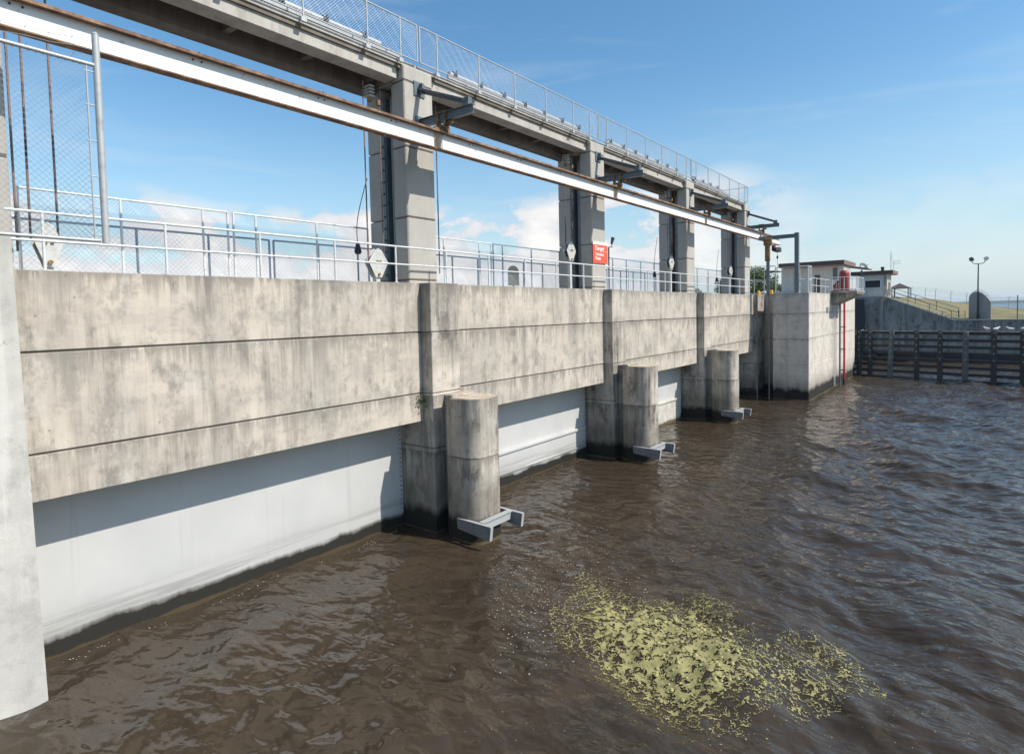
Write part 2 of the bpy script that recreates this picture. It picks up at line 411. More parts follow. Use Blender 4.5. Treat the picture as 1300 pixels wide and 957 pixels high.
def grid_obj(name, vv, ff, mat, smooth=True):
    me = bpy.data.meshes.new(name); me.vertices.add(len(vv)); me.vertices.foreach_set('co', vv.astype(np.float32).ravel())
    me.loops.add(ff.size); me.loops.foreach_set('vertex_index', ff.astype(np.int32).ravel())
    me.polygons.add(len(ff)); me.polygons.foreach_set('loop_start', np.arange(0, ff.size, 4, dtype=np.int32))
    me.polygons.foreach_set('use_smooth', np.full(len(ff), smooth)); me.update(calc_edges=True); me.validate()
    me.materials.append(MT[mat]); o = bpy.data.objects.new(name, me); col.objects.link(o); return o
tag(grid_obj('river_water', vv, ff, 'water'), kind='structure')
lk = MB(); lk.add([(-6000, -3000, -.6), (6000, -3000, -.6), (6000, 6000, -.6), (-6000, 6000, -.6)], [(0, 1, 2, 3)])
tag(lk.build('lake_water', 'lake', fix=False), kind='structure')

# ------------------------------------------------------------------ far land
def land_z(x, y):
    rx = np.interp(x, [-60, 3.4, 7.3, 9.4, 12.8, 15.6, 40, 80], [6.75, 6.9, 6.45, 5.98, 5.42, 5.05, 4.6, 4.4])
    rb = np.interp(x, [-60, 3.5, 9.62, 80], [6.7, 6.72, 4.17, 4.17])
    t = np.clip((y-76.6)/(90-76.6), 0, 1); t = t*t*(3-2*t)
    z = rb*(1-t)+rx*t
    z = np.where(y > 96, z - (y-96)*.35, z)
    return np.maximum(z, -1.0)
gx = np.arange(-60, 81, 1.0); gy = axis([(76.45, 100, .8), (100, 122, 1.5)])
GX, GY = np.meshgrid(gx, gy); GZ = land_z(GX, GY)
GZ += .06*np.sin(GX*1.3+GY*.7)*np.clip((GY-77)/5, 0, 1)
vv = np.stack([GX.ravel(), GY.ravel(), GZ.ravel()], 1); idx = np.arange(GX.size).reshape(GX.shape)
ff = np.stack([idx[:-1, :-1].ravel(), idx[:-1, 1:].ravel(), idx[1:, 1:].ravel(), idx[1:, :-1].ravel()], 1)
tag(grid_obj('grass_dike', vv, ff, 'grass'), kind='structure')
h = MB(); pts = []
for i in range(161):
    x = -2600+i*40
    z = 13 + 6*noise.noise((i*.11, 0, 0)) + 3.0*noise.noise((i*.5, 3, 0)) + 2*noise.noise((i*1.7, 9, 0))
    pts.append((x, z))
vs = []; fs = []
for i, (x, z) in enumerate(pts):
    yy = 3000 + 200*noise.noise((i*.05, 5, 0))
    vs += [(x, yy-60, -1), (x, yy, z*.8), (x, yy+160, z), (x, yy+500, -1)]
for i in range(len(pts)-1):
    for j in range(3): a = i*4+j; fs.append((a, a+4, a+5, a+1))
h.add(vs, fs, True); tag(h.build('hills', 'hill'), kind='structure')

# ------------------------------------------------------------------ breast walls, deck
JZ = [3.82, 5.47]
def wall_panel(y0, y1, label):
    m = MB(); g = .017
    zz = [ZB]+JZ+[ZT]
    for a, b in zip(zz[:-1], zz[1:]):
        m.box(-.42, 0, y0, y1, a+(g if a != ZB else 0), b-(g if b != ZT else 0))
    o = m.build('breast_wall', 'wall', None, bevel=.012, loc=(0, (y0+y1)/2, ZB))
    c = MB(); c.box(-.40, -.03, y0+.01, y1-.01, ZB+.02, ZT-.02)
    core = c.build('wall_core', 'soffit', o)
    return tag(o, label, 'concrete wall', 'breast walls above the gates')
wl = ['long stained concrete breast wall nearest the camera, left of the first round-nosed pier',
      'concrete breast wall with grey smudges between the first and second round-nosed piers',
      'concrete breast wall between the second and third round-nosed piers',
      'farthest and shortest-looking concrete breast wall, between the third pier and the lock block']
for k in range(4):
    y0 = YP[k]+PW+.004 if k else 2.67
    wall_panel(y0, YP[k+1]-.004, wl[k])
m = MB(); m.box(-7.2, -.43, -6, 41.2, 6.35, 6.785)
tag(m.build('dam_deck', 'deck', loc=(-3, 20, 6.35)), kind='structure')

# ------------------------------------------------------------------ piers
def rrect(x0, x1, y0, y1, r, n=8):
    """plan outline with both +X corners rounded"""
    p = [(x0, y0)]
    for i in range(n+1):
        t = -math.pi/2 + math.pi/2*i/n; p.append((x1-r+r*math.cos(t), y0+r+r*math.sin(t)))
    for i in range(n+1):
        t = math.pi/2*i/n; p.append((x1-r+r*math.cos(t), y1-r+r*math.sin(t)))
    p.append((x0, y1)); return p
pier_lab = ['round-nosed concrete pier nearest the camera, with a steel bumper frame just above the brown water',
            'middle one of the three round-nosed concrete piers, its nose dark-streaked',
            'farthest of the three round-nosed concrete piers, close to the lock block']
pier = None
for k in (1, 2, 3):
    y = YP[k]
    p = empty('pier', (0, y+PW/2, 0), pier_lab[k-1], 'pier', 'round-nosed piers between the gates')
    m = MB(); g = .012
    for a, b in ((-3, 2.33), (2.33, 3.82), (3.82, 5.47), (5.47, ZT)):
        m.box(-6.9 if b > 3 else -3, XP, y, y+PW, a+(g if a > 0 else 0), b-(g if b < ZT else 0))
    m.build('pier_wall', 'pier', p, bevel=.015)
    m = MB(); m.box(-2.9, XP-.02, y+.02, y+PW-.02, -3, ZT-.02); m.build('wall_core', 'soffit', p)
    # stop-log slot back, then nose
    m = MB(); m.box(XP+.003, .74, y+.42, y+PW-.30, -3, 3.74); m.build('slot_back', 'pier', p)
    m = MB(); m.box(.74, 1.0, y+.11, y+PW-.10, -3, 3.80); m.build('nose_shoulder', 'pier', p, bevel=.01)
    m = MB(); po = rrect(1.003, 1.93, y-.05, y+PW+.0, .38)
    m.prism(po, -3, 2.21, smooth=False); m.prism(po, 2.235, 3.74)
    nose = m.build('nose', 'pier', p, bevel=.012)
    for pl in nose.data.polygons:
        pl.use_smooth = abs(pl.normal.z) < .5
    m = MB(); m.prism([(a*.985+.02, b) for a, b in rrect(1.05, 1.90, y+.03, y+PW-.05, .36)], 2, 3.0); m.build('wall_core', 'soffit', nose)
    m = MB(); m.prism(rrect(1.02, 1.90, y+.01, y+PW-.03, .38), 3.742, 3.755); m.box(.76, 1.0, y+.18, y+PW-.12, 3.802, 3.812)
    m.build('stained_cap', 'orange_top', nose)
    # steel bracket near the water line, side faces toned dark for shade
    br = MB()
    for s_, yy in ((0, y-.14), (1, y+PW+.05)):
        x0, x1 = (1.28, 2.42)
        z0, z1 = .26, .64
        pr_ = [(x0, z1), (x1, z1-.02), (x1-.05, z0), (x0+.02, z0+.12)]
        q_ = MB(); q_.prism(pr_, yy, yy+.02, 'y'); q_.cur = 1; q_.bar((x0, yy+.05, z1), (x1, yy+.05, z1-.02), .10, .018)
        q_.bar((x1, yy+.05, z1-.03), (x1-.05, yy+.05, z0), .10, .018, (1, 0, 0))
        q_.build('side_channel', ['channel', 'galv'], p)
    q_ = MB(); q_.box(1.95, 2.06, y-.02, y+PW+.04, .42, .62); q_.box(1.935, 2.10, y-.02, y+PW+.04, .622, .645)
    q_.build('cross_channel', 'galv', p)

# near abutment, partly in view on the left
p = empty('abutment', (0, 0, 0), 'pale smooth concrete abutment filling the left edge of the picture', 'abutment')
m = MB(); m.prism([(-6, -3), (2.80, -3), (2.63, 7.28), (-6, 7.28)], -6.9, XP, 'x'); m.build('abutment_wall', 'abut', p, bevel=.02)

# ------------------------------------------------------------------ gates
gate_lab = ['large pale grey steel gate nearest the camera with a wide sunlit face',
            'pale gate with a horizontal ledge behind the nearest round-nosed pier',
            'rust-spotted pale gate behind the second round-nosed pier', 'farthest gate behind the third pier, almost hidden']
for k in range(4):
    y0 = (YP[k]+PW if k else 2.67)+.01; y1 = YP[k+1]-.01
    p = empty('sluice_gate', (-1.1, (y0+y1)/2, 0), gate_lab[k], 'sluice gate', 'steel gates between the piers')
    m = MB()
    if k == 0: m.box(-1.2, -.94, y0+.14, y1-.14, -2, 3.4)
    else:
        m.box(-1.2, -.97, y0+.14, y1-.14, 1.22, 3.4)
    sk = m.build('skin_plate', 'gate', p)
    if k:
        m = MB(); m.box(-1.2, -.90, y0+.14, y1-.14, -2, 1.12); m.box(-1.2, -.84, y0+.14, y1-.14, 1.12, 1.217)
        m.build('lower_leaf', 'gaterust' if k > 1 else 'gate', p, bevel=.01)
        if k == 1:
            m = MB(); m.box(-.93, -.86, y0+.2, y1-.2, .42, .47); m.build('rubbing_strip', 'gate', p)
    for yy in (y0, y1-.14):
        m = MB(); m.box(-1.18, -.915, yy, yy+.138, -2, 3.4)
        b = m; b.cur = 1; z = .5
        while z < 3.0: b.tube((-.915, yy+.07, z), (-.893, yy+.07, z), .02, 6); z += .13
        b.build('side_seal', ['gate', 'rust'], p)

# ------------------------------------------------------------------ tower columns
XC = -.594
YC = [1.586+10*k for k in range(5)]; CW = 1.10
col_lab = ['cut-off concrete tower column at the far left edge', 'nearest full concrete tower column rising above the first round-nosed pier',
           'concrete tower column carrying the orange-red danger sign', 'concrete tower column right of the danger sign, second from the bridge end',
           'last concrete tower column at the far end of the bridge']
for k in range(5):
    y = YC[k]; ye = y+CW+(.2 if k == 0 else 0)
    p = empty('tower_column', (-1.3, y+CW/2, ZT), col_lab[k], 'column', 'concrete columns under the hoist bridge')
    m = MB(); g = .012
    zz = [ZT, 6.92, 8.66, 10.59, 12.38]
    for a, b in zip(zz[:-1], zz[1:]): m.box(-1.13, XC, y, ye, a+g, b-g)
    m.box(-1.13, XC, y, ye, 12.38+g, 12.797)
    m.build('front_leg', 'column', p, bevel=.03)
    m = MB(); m.box(-2.2, -1.135, y+.003, ye-.003, 12.395, 12.795); m.build('head_block', 'column', p, bevel=.01)
    m = MB(); m.box(-1.11, XC-.02, y+.02, ye-.02, ZT-.2, 12.7); m.box(-1.62, -1.10, y+.35, ye-.02, ZT-.3, 12.4); m.build('leg_core', 'soffit', p)
    m = MB()
    for a, b in zip(zz[:-1], zz[1:]): m.box(-2.2, -1.60, y, ye, a+g, b-g)
    m.build('rear_leg', 'column', p, bevel=.03)
    m = MB(); m.box(-1.598, -1.50, y+.02, y+.34, ZT-.3, 12.1); m.box(-1.30, -1.133, y+.10, y+.34, ZT-.3, 12.1); m.box(-1.498, -1.46, y+.06, y+.09, ZT-.3, 12.1)
    m.cur = 1; z = 7.1
    while z < 12: m.tube((-1.55, y+.02, z), (-1.55, y-.01, z), .03, 6); z += .33
    m.build('gate_guide', ['steelblue', 'black'], p)

# ------------------------------------------------------------------ hoist bridge: girders per span, deck slab, shafts, fences
XB = -.76
sp_lab = ['nearest span of the concrete hoist bridge, running out of the top of the picture', 'second span of the hoist bridge, right of the first full column',
          'third span of the concrete hoist bridge', 'last span of the concrete hoist bridge']
for k in range(4):
    y0, y1 = YC[k]+CW+(.2 if k == 0 else 0), YC[k+1]
    p = empty('bridge_span', (-1.4, (y0+y1)/2, 12.38), sp_lab[k], 'bridge span', 'spans of the hoist bridge')
    m = MB(); m.box(-1.25, XB, y0-.0+.004, y1-.10, 12.41, 12.76); m.build('front_girder', 'girder', p, bevel=.012)
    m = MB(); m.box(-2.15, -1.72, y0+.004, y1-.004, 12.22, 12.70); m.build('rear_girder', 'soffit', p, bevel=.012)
    for q_ in np.linspace(y0+.3, y1-.5, 5):
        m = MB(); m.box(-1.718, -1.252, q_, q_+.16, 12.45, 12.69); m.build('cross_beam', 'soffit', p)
    m = MB(); m.box(-2.45, -.66, y0-(.55 if k else 1.2), y1+.545, 12.80, 12.93)
    sl = m.build('deck_slab', 'girder', p, bevel=.01)
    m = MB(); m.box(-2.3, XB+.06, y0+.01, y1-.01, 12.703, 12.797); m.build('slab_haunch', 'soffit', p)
rekids()
for k in range(4):
    ya, yb = (YC[k]+CW/2 + .05, YC[k+1]+CW/2 - .05)
    if k == 0: ya = .6
    f = empty('bridge_fence', (-.55, (ya+yb)/2, 12.93), ['galvanised mesh fence panel run on top of the nearest bridge span', 'mesh fence run on top of the second bridge span', 'mesh fence run on top of the third bridge span', 'mesh fence run with a returned corner on the last bridge span'][k],
              'fence', 'mesh fences along the hoist bridge')
    xf = -.55
    fr = MB(); fr.tube((xf, ya, 13.98), (xf, yb, 13.98), .021); fr.tube((xf, ya, 12.99), (xf, yb, 12.99), .018)
    fr.tube((xf, ya, 12.99), (xf, ya, 13.98), .021); fr.tube((xf, yb, 12.99), (xf, yb, 13.98), .021)
    if k == 3: fr.tube((xf, yb, 13.98), (-2.4, yb, 13.98), .021); fr.tube((xf, yb, 13.0), (-2.4, yb, 13.0), .02); fr.tube((-2.4, yb, 13.0), (-2.4, yb, 13.98), .02)
    fr.build('frame', 'galv', f)
    ys_ = [YC[k]+CW+.18+1.84*i for i in range(5)] if k else [1.0+1.87*i for i in range(6)]
    ys_ = [q_ for q_ in ys_ if q_ < yb-.3]+[yb-.62]
    for q_ in ys_:
        b = MB(); b.tube((xf, q_, 12.78), (xf, q_, 13.98), .022); b.box(xf-.03, xf+.035, q_-.07, q_+.07, 12.80, 12.90)
        b.build('post', 'galv', f)
    wm = MB()
    def mesh_wires(mb, x, ya, yb, z0, z1, sp_, r, n=3):
        H = z1-z0; d = ya-H
        while d < yb:
            for sgn in (1, -1):
                a, b = d, d+H
                za, zb = (z0, z1) if sgn > 0 else (z1, z0)
                ca, cb = max(a, ya), min(b, yb)
                if cb-ca < .01: continue
                A = za+(zb-za)*(ca-a)/H; Bz = za+(zb-za)*(cb-a)/H
                mb.tube((x, ca, A), (x, cb, Bz), r, n, caps=False, smooth=False)
            d += sp_
    mesh_wires(wm, xf, ya, yb, 12.99, 13.98, .075, .0024 if k < 2 else .002)
    wm.build('mesh', 'wire', f, fix=False)
    # drive shaft on pedestals
    sa, sb = ya+.2, yb-.75
    if k: sa = ya+1.9; sb = sa+7.6 if k < 3 else sa+5
    s_ = empty('hoist_shaft', (-1.25, (sa+sb)/2, 12.93), ['thick covered hoist drive shaft on the nearest bridge span', 'hoist drive shaft behind the fence of the second bridge span', 'hoist drive shaft behind the fence of the third bridge span', 'hoist drive shaft behind the fence of the last bridge span'][k],
               'drive shaft', 'hoist drive shafts on the bridge')
    b = MB(); b.tube((-1.25, sa, 13.42), (-1.25, sb, 13.42), .085, 12); b.build('shaft', 'galv', s_)
    b = MB(); b.box(-1.05, -.98, sa-.3, sb+.5, 13.14, 13.22); b.box(-1.14, -.98, sa-.3, sb+.5, 13.085, 13.105); b.build('cable_tray', 'galv', s_)
    q_ = sa+.15
    while q_ < sb:
        b = MB(); b.box(-1.40, -1.10, q_, q_+.12, 12.931, 13.05); b.box(-1.31, -1.19, q_+.02, q_+.10, 13.05, 13.52); b.tube((-1.25, q_, 13.42), (-1.25, q_+.13, 13.42), .125, 12); b.tube((-1.1, q_+.06, 13.34), (-1.1, q_+.06, 13.54), .03, 6)
        b.build('pedestal', 'steel', s_); q_ += 1.22

# ------------------------------------------------------------------ runway beam and its brackets
BX, BZ = .30, 10.86
p = empty('runway_beam', (BX, 24, 10.4), 'long white rust-edged crane runway beam crossing in front of the columns', 'crane beam')
m = MB(); m.box(BX-.011, BX+.011, -4, 46.6, 10.41, 10.84); m.build('web', 'beam', p)
m = MB(); m.box(BX-.11, BX+.11, -4, 46.6, 10.845, 10.868); m.box(BX-.15, BX+.15, -4, 46.6, 10.871, 10.885); m.box(BX+.138, BX+.15, -4, 46.6, 10.83, 10.870); m.box(BX-.15, BX-.138, -4, 46.6, 10.83, 10.870); m.build('top_flange', 'flange', p)
m = MB(); m.box(BX-.11, BX+.11, -4, 46.6, 10.385, 10.408); m.build('bottom_flange', 'flange', p)
for yy in (-.9, 2.9, 5.6, 8.3, 10.4, 13.3, 15.6, 17.9, 20.2, 23.5, 26, 28.5, 33, 36, 39):
    m = MB(); m.tube((BX+.06, yy, 10.885), (BX+.06, yy, 10.93), .024, 6); m.tube((BX+.012, yy-.1, 10.78), (BX+.03, yy-.1, 10.78), .018, 6); m.tube((BX+.012, yy+.06, 10.78), (BX+.03, yy+.06, 10.78), .018, 6)
    m.build('bolt', 'black', p)
for k in range(0, 5):
    m = MB(); yy = YC[k]+.36; m.box(BX+.013, BX+.03, yy-.16, yy+.16, 10.42, 10.835); m.build('splice_plate', 'rust' if k == 9 else 'orange_top', p)
br_lab = ['bracket at the left edge above the abutment', 'grey triangular steel bracket on the nearest full column holding the white beam', 'grey steel bracket on the column with the danger sign',
          'grey steel bracket on the third column holding the white beam', 'grey steel bracket on the last column, seen against open sky']
for k in range(1, 5):
    yb = YC[k]+.56
    p = empty('beam_bracket', (XC, yb, 11.2), br_lab[k], 'steel bracket', 'steel brackets holding the runway beam')
    m = MB()   # I-section arm
    m.box(XC+.002, 1.42, yb-.008, yb+.008, 11.20, 11.40); m.box(XC+.002, 1.42, yb-.07, yb+.07, 11.40, 11.415); m.box(XC+.002, 1.42, yb-.07, yb+.07, 11.185, 11.20)
    m.build('arm', 'steel', p)
    m = MB(); m.bar((XC+.03, yb, 12.27), (1.20, yb, 11.56), .15, .05); m.bar((XC+.03, yb+.05, 12.22), (1.20, yb+.05, 11.51), .03, .12); m.build('tie', 'steel', p)
    m = MB(); m.box(XC+.002, XC+.03, yb-.2, yb+.2, 12.05, 12.45); m.box(XC+.03, XC+.16, yb-.015, yb+.015, 12.1, 12.4); m.build('wall_plate', 'steel', p)
    m = MB(); m.box(XC+.002, XC+.03, yb-.16, yb+.16, 11.1, 11.5); m.build('wall_plate', 'steel', p)
    m = MB(); m.box(1.08, 1.30, yb-.06, yb+.09, 11.415, 11.62); m.build('end_gusset', 'steel', p)
    m = MB(); m.box(BX-.10, BX+.10, yb-.09, yb+.09, 11.415, 11.44)
    m.box(BX-.16, BX-.11, yb-.08, yb+.08, 11.05, 11.44); m.box(BX+.11, BX+.16, yb-.08, yb+.08, 11.05, 11.44)
    m.box(BX-.16, BX+.16, yb-.10, yb+.10, 10.99, 11.07); m.tube((BX-.14, yb, 10.95), (BX+.2, yb, 10.95), .075, 8); m.box(BX-.13, BX+.13, yb-.42, yb+.16, 10.887, 10.94)
    m.tube((BX+.05, yb+.03, 11.1), (BX+.32, yb+.03, 11.13), .05, 8)
    m.build('hanger_clamp', 'rust', p)
# portal at the far end on the lock block
p = empty('beam_portal', (1.6, 41.5, 6.82), 'blue-grey steel goalpost on the lock block holding the end of the white beam', 'steel frame')
m = MB(); m.box(2.50, 2.74, 41.45, 41.7, 6.82, 10.62); m.build('post', 'steelblue', p)
m = MB(); m.box(.3, 2.495, 41.56, 41.60, 10.34, 10.54); m.box(.3, 2.495, 41.50, 41.66, 10.542, 10.56); m.box(.3, 2.495, 41.50, 41.66, 10.32, 10.338); m.build('crossbeam', 'steelblue', p)
o_ = empty('mast', (.9, 41.36, 0), 'dark steel mast with rusty ivy-like top beside the end of the white beam', 'mast')
m = MB(); m.box(.92, 1.09, 41.0, 41.16, 6.7, 8.9); m.build('post', 'steelblue', o_)
m = MB(); m.box(1.02, 1.08, 41.1, 41.16, -1, 6.7); m.build('lower_conduit', 'channel', o_)
m = MB(); m.box(.83, 1.12, 40.98, 41.2, 8.9, 10.35); m.box(.75, 1.25, 40.95, 41.2, 9.9, 10.38); m.build('rusty_top', 'rust', o_, bevel=.03)
h_ = empty('chain_hoist', (.3, 45.9, 10.0), 'small black chain hoist hanging under the far end of the white beam', 'hoist')
m = MB(); m.tube((.3, 45.2, 10.02), (.3, 46.0, 10.02), .17, 10); m.box(.12, .48, 45.9, 46.5, 9.88, 10.2); m.build('motor', 'black', h_, bevel=.02)
m = MB(); m.box(.2, .4, 45.0, 45.3, 10.1, 10.3); m.build('trolley', 'red', h_)
m = MB(); m.tube((.3, 46.1, 9.9), (.3, 46.1, 7.4), .012, 5); m.box(.25, .35, 46.05, 46.15, 9.4, 9.6); m.build('chain', 'black', h_)

# ------------------------------------------------------------------ handrail on the wall edge
p = empty('handrail', (-.06, 22, ZT), 'two-rail pale handrail along the whole top edge of the breast walls', 'handrail')
xh = -.06
m = MB(); m.tube((xh, 2.67, 7.73), (xh, 41.2, 7.73), .024); m.build('top_rail', 'galvwhite', p)
m = MB(); m.tube((xh, 2.67, 7.27), (xh, 41.2, 7.27), .022); m.build('middle_rail', 'galvwhite', p)
yy = 3.15
while yy < 41.3:
    m = MB(); m.tube((xh, yy, ZT-.01), (xh, yy, 7.73), .024); m.tube((xh, yy, ZT), (xh, yy, ZT+.015), .06); m.tube((xh, yy, 7.25), (xh, yy, 7.29), .03); m.build('post', 'galvwhite', p); yy += 1.872

# ------------------------------------------------------------------ deck fences B (front) and C (rear)
def deck_fence(x, ya, yb, posts, z1, wmat, pmat, label, sp_=.08, r=.0034, group=None, pr_=.024):
    f = empty('chain_link_fence', (x, (ya+yb)/2, ZT), label, 'fence', group)
    fr = MB(); fr.tube((x, ya, z1), (x, yb, z1), pr_); fr.tube((x, ya, ZT+.09), (x, yb, ZT+.09), pr_*.8); fr.build('rail_frame', pmat, f)
    for q_ in posts:
        b = MB(); b.tube((x, q_, ZT-.02), (x, q_, z1), pr_*1.15); b.build('post', pmat, f)
    wm = MB(); mesh_wires(wm, x+.012, ya, yb, ZT+.09, z1, sp_, r)
    wm.build('mesh', wmat, f, fix=False)
G_B = 'white-framed chain-link fences along the front of the deck'
XFB = -2.35
XFBZ = 8.50
deck_fence(XFB, 3.38, 7.40, [3.38, 5.11, 6.81, 7.40], XFBZ, 'wire', 'galvwhite', 'white-framed chain-link fence run at the left, behind the handrail of the nearest wall', group=G_B)
deck_fence(XFB, 7.54, 11.60, [7.54, 8.11, 9.86, 11.60], XFBZ, 'wire', 'galvwhite', 'white-framed chain-link fence run ending at the nearest full column', group=G_B)
deck_fence(XFB, 13.22, 17.27, [13.22, 14.79, 16.60, 17.27], XFBZ, 'wire', 'galvwhite', 'chain-link fence run just right of the nearest full column', group=G_B)
deck_fence(XFB, 17.39, 21.83, [17.39, 17.94, 19.79, 21.83], XFBZ, 'wire', 'bluefence', 'chain-link fence run left of the column with the danger sign', group=G_B)
deck_fence(XFB, 23.47, 32.08, [23.47, 24.91, 26.55, 27.98, 29.62, 31.26, 32.08], XFBZ, 'wire', 'bluefence', 'chain-link fence run right of the danger sign', .12, .0024, G_B)
deck_fence(XFB, 33.72, 42.23, [33.72, 35.67, 37.62, 39.56, 42.23], XFBZ, 'wire', 'bluefence', 'farthest chain-link fence run, beside the last column', .12, .0024, G_B)
G_C = 'blue-grey fences along the rear of the deck'
for k, (a, b, lab) in enumerate(((1.0, 10.6, 'nearest blue-grey rear fence run, low behind the white-framed fence'), (10.75, 20.7, 'blue-grey rear fence run seen behind the nearest full column'),
                            (20.85, 30.7, 'blue-grey rear fence run seen either side of the danger sign'), (30.85, 41.2, 'farthest blue-grey rear fence run'))):
    n_ = int((b-a)/1.63); deck_fence(-6.0, a, b, [a+(b-a)*i/n_ for i in range(n_+1)], 8.42, 'wiredark', 'bluefence', lab, .14, .0024, G_C, .03)

# ------------------------------------------------------------------ wing fence in the near left
WX = 3.0
p = empty('wing_fence', (WX, 1.6, 7.0), 'tall chain-link wing fence with barbed wire hanging out over the water at upper left', 'fence')
m = MB(); m.tube((WX, 3.02, 6.95), (WX, 3.02, 9.60), .042, 14); m.build('end_post', 'galv', p)
m = MB(); m.tube((WX, 3.02, 9.60), (WX, 3.02, 9.63), .045, 14, r2=.02); m.build('post_cap', 'galv', p)
m = MB(); m.tube((WX, -.4, 9.21), (WX, 3.0, 9.21), .026, 10); m.build('top_rail', 'galv', p)
m = MB(); m.tube((WX, -.4, 6.99), (WX, 2.96, 6.98), .022, 10); m.build('bottom_rail', 'galv', p)
m = MB(); m.tube((WX, 2.90, 6.98), (WX, 2.90, 9.2), .012, 6); m.build('tension_bar', 'galv', p)
for z in (7.05, 7.4, 7.8, 8.25, 8.7, 9.12):
    m = MB(); m.tube((WX, 2.87, z), (WX, 3.05, z), .008, 5); m.build('tie_band', 'galv', p)
m = MB(); m.tube((WX, -.3, 6.5), (WX, -.3, 9.6), .042, 10); m.build('rear_post', 'galv', p)
m = MB(); m.box(XP, WX+.05, -.4, -.2, 6.75, 6.9); m.build('support_arm', 'steel', p)
wm = MB(); mesh_wires(wm, WX, -.3, 2.89, 6.99, 9.2, .075, .0023, 4); wm.build('mesh', 'wiredark', p, fix=False)
for z in (9.50, 9.40, 9.29):
    m = MB()
    pts = [(WX, -.3+3.3*i/14, z - .10*math.sin(math.pi*i/14)+(.015 if i % 2 else 0)) for i in range(15)]
    m.path(pts, .003, 4)
    for q_ in pts:
        for a in ((.02, .01, .022), (-.02, .012, .018)): m.tube((q_[0]-a[0], q_[1]-a[1], q_[2]-a[2]), (q_[0]+a[0], q_[1]+a[1], q_[2]+a[2]), .0024, 4)
    m.build('barbed_wire', 'wiredark', p, fix=False)

# ------------------------------------------------------------------ sheave blocks, ropes, pendants
def sheave(y, zc, label, hw=.34):
    p = empty('sheave_block', (-1.3, y, zc), label, 'sheave block', 'white diamond sheave blocks on the gates')
    po = [(y, zc+.42), (y+.35*hw, zc+.36), (y+hw, zc+.04), (y+.3*hw, zc-.38), (y-.3*hw, zc-.38), (y-hw, zc+.04), (y-.35*hw, zc+.36)]
    for x in (-1.21, -1.39):
        m = MB(); m.prism(po, x-.012, x+.012, 'x'); m.build('side_plate', 'plate', p, bevel=.008)
    m = MB(); m.tube((-1.37, y, zc+.02), (-1.23, y, zc+.02), min(.2, hw*.8), 20); m.build('sheave', 'black', p)
    m = MB(); m.tube((-1.195, y-.05, zc+.06), (-1.165, y-.05, zc+.06), .03, 8); m.tube((-1.195, y+.05, zc+.06), (-1.165, y+.05, zc+.06), .03, 8); m.tube((-1.195, y, zc-.30), (-1.155, y, zc-.30), .04, 8); m.build('pin', 'rust', p)
    m = MB(); m.box(-1.36, -1.24, y-.07, y+.07, min(zc-.75, 6.8), zc-.2); m.build('lifting_eye', 'plate', p)
sheave(3.53, 7.32, 'diamond sheave block behind the handrail at the far left', .21)
sheave(11.02, 7.38, 'white diamond sheave block in front of the nearest full column')
sheave(20.98, 8.36, 'white diamond sheave block left of the danger sign')
sheave(30.98, 8.42, 'white sheave block on the third column')
sheave(40.6, 8.36, 'white sheave block on the last column, smallest of them')
def rope(y, x, z0, label, z1=12.5, r=.016, dy=0, g='wire ropes of the gate hoists'):
    m = MB(); m.tube((x, y, z0), (x, y+dy, z1), r, 6); tag(m.build('wire_rope', 'rope', loc=(x, y, z0)), label, 'wire rope', g)
rope(3.70, -1.3, 7.4, 'rusty wire rope, rightmost of the three behind the mesh wing fence', 13, .022)
rope(3.28, -1.25, 7.4, 'rusty wire rope, middle one of the three behind the mesh wing fence', 13, .022, .02)
rope(3.10, -1.3, 7.2, 'rusty wire rope, leftmost of the three behind the mesh wing fence', 13, .022, 0)
for i, (yy, zz) in enumerate(((11.02, 7.4), (20.98, 8.4), (30.98, 8.4), (40.6, 8.4))):
    rope(yy-.27, -1.3, zz, f'front wire rope rising from the sheave block at the {["nearest full", "danger-sign", "third", "last"][i]} column', 12.3, .018)
    rope(yy+.27, -1.3, zz, f'rear wire rope rising from the sheave block at the {["nearest full", "danger-sign", "third", "last"][i]} column', 12.3, .018)
rope(13.5, -1.3, 7.2, 'dark wire rope just right of the nearest full column', 12.3, .018)
pend = None
for i, (yy, lab) in enumerate(((3.02, 'black pendant switch hanging at the far left'), (11.15, 'black pendant switch hanging left of the nearest full column'),
                               (31.1, 'black pendant switch hanging left of the third column'), (40.9, 'black pendant switch hanging left of the last column'))):
    p = empty('pendant_switch', (-2.2, yy, 7.9), lab, 'pendant switch', 'pendant switches hanging from the bridge')
    m = MB(); pts = []
    for t in range(13):
        u = t/12; pts.append((-2.25, yy-.05*math.sin(u*5)*(1-u)+(.42 if i else -.14)*u*u, 8.05+u*1.9))
    m.path(pts, .012, 5); m.build('cable', 'black', p)
    m = MB(); m.tube((-2.25, yy, 7.78), (-2.25, yy, 8.05), .11, 10, r2=.045); m.tube((-2.25, yy, 7.73), (-2.25, yy, 7.78), .085, 10); m.build('switch_body', 'black', p)
# rope anchor bits under the bridge at each column
for k in range(1, 5):
    y = YC[k]-.5
    p = empty('rope_anchor', (-1.45, y, 12.2), f'rusty rope anchor under the bridge beside the {["", "nearest full", "danger-sign", "third", "last"][k]} column', 'rope anchor', 'rope anchors under the bridge')
    m = MB()
    for j in range(4): m.box(-1.6, -1.35, y-.06, y+.1, 12.24-j*.09, 12.29-j*.09)
    m.build('cleats', 'plate', p)
    m = MB(); m.tube((-1.45, y, 11.85), (-1.45, y, 12.0), .06, 8); m.tube((-1.3, y+.18, 11.75), (-1.3, y+.18, 11.9), .06, 8); m.build('sockets', 'rust', p)

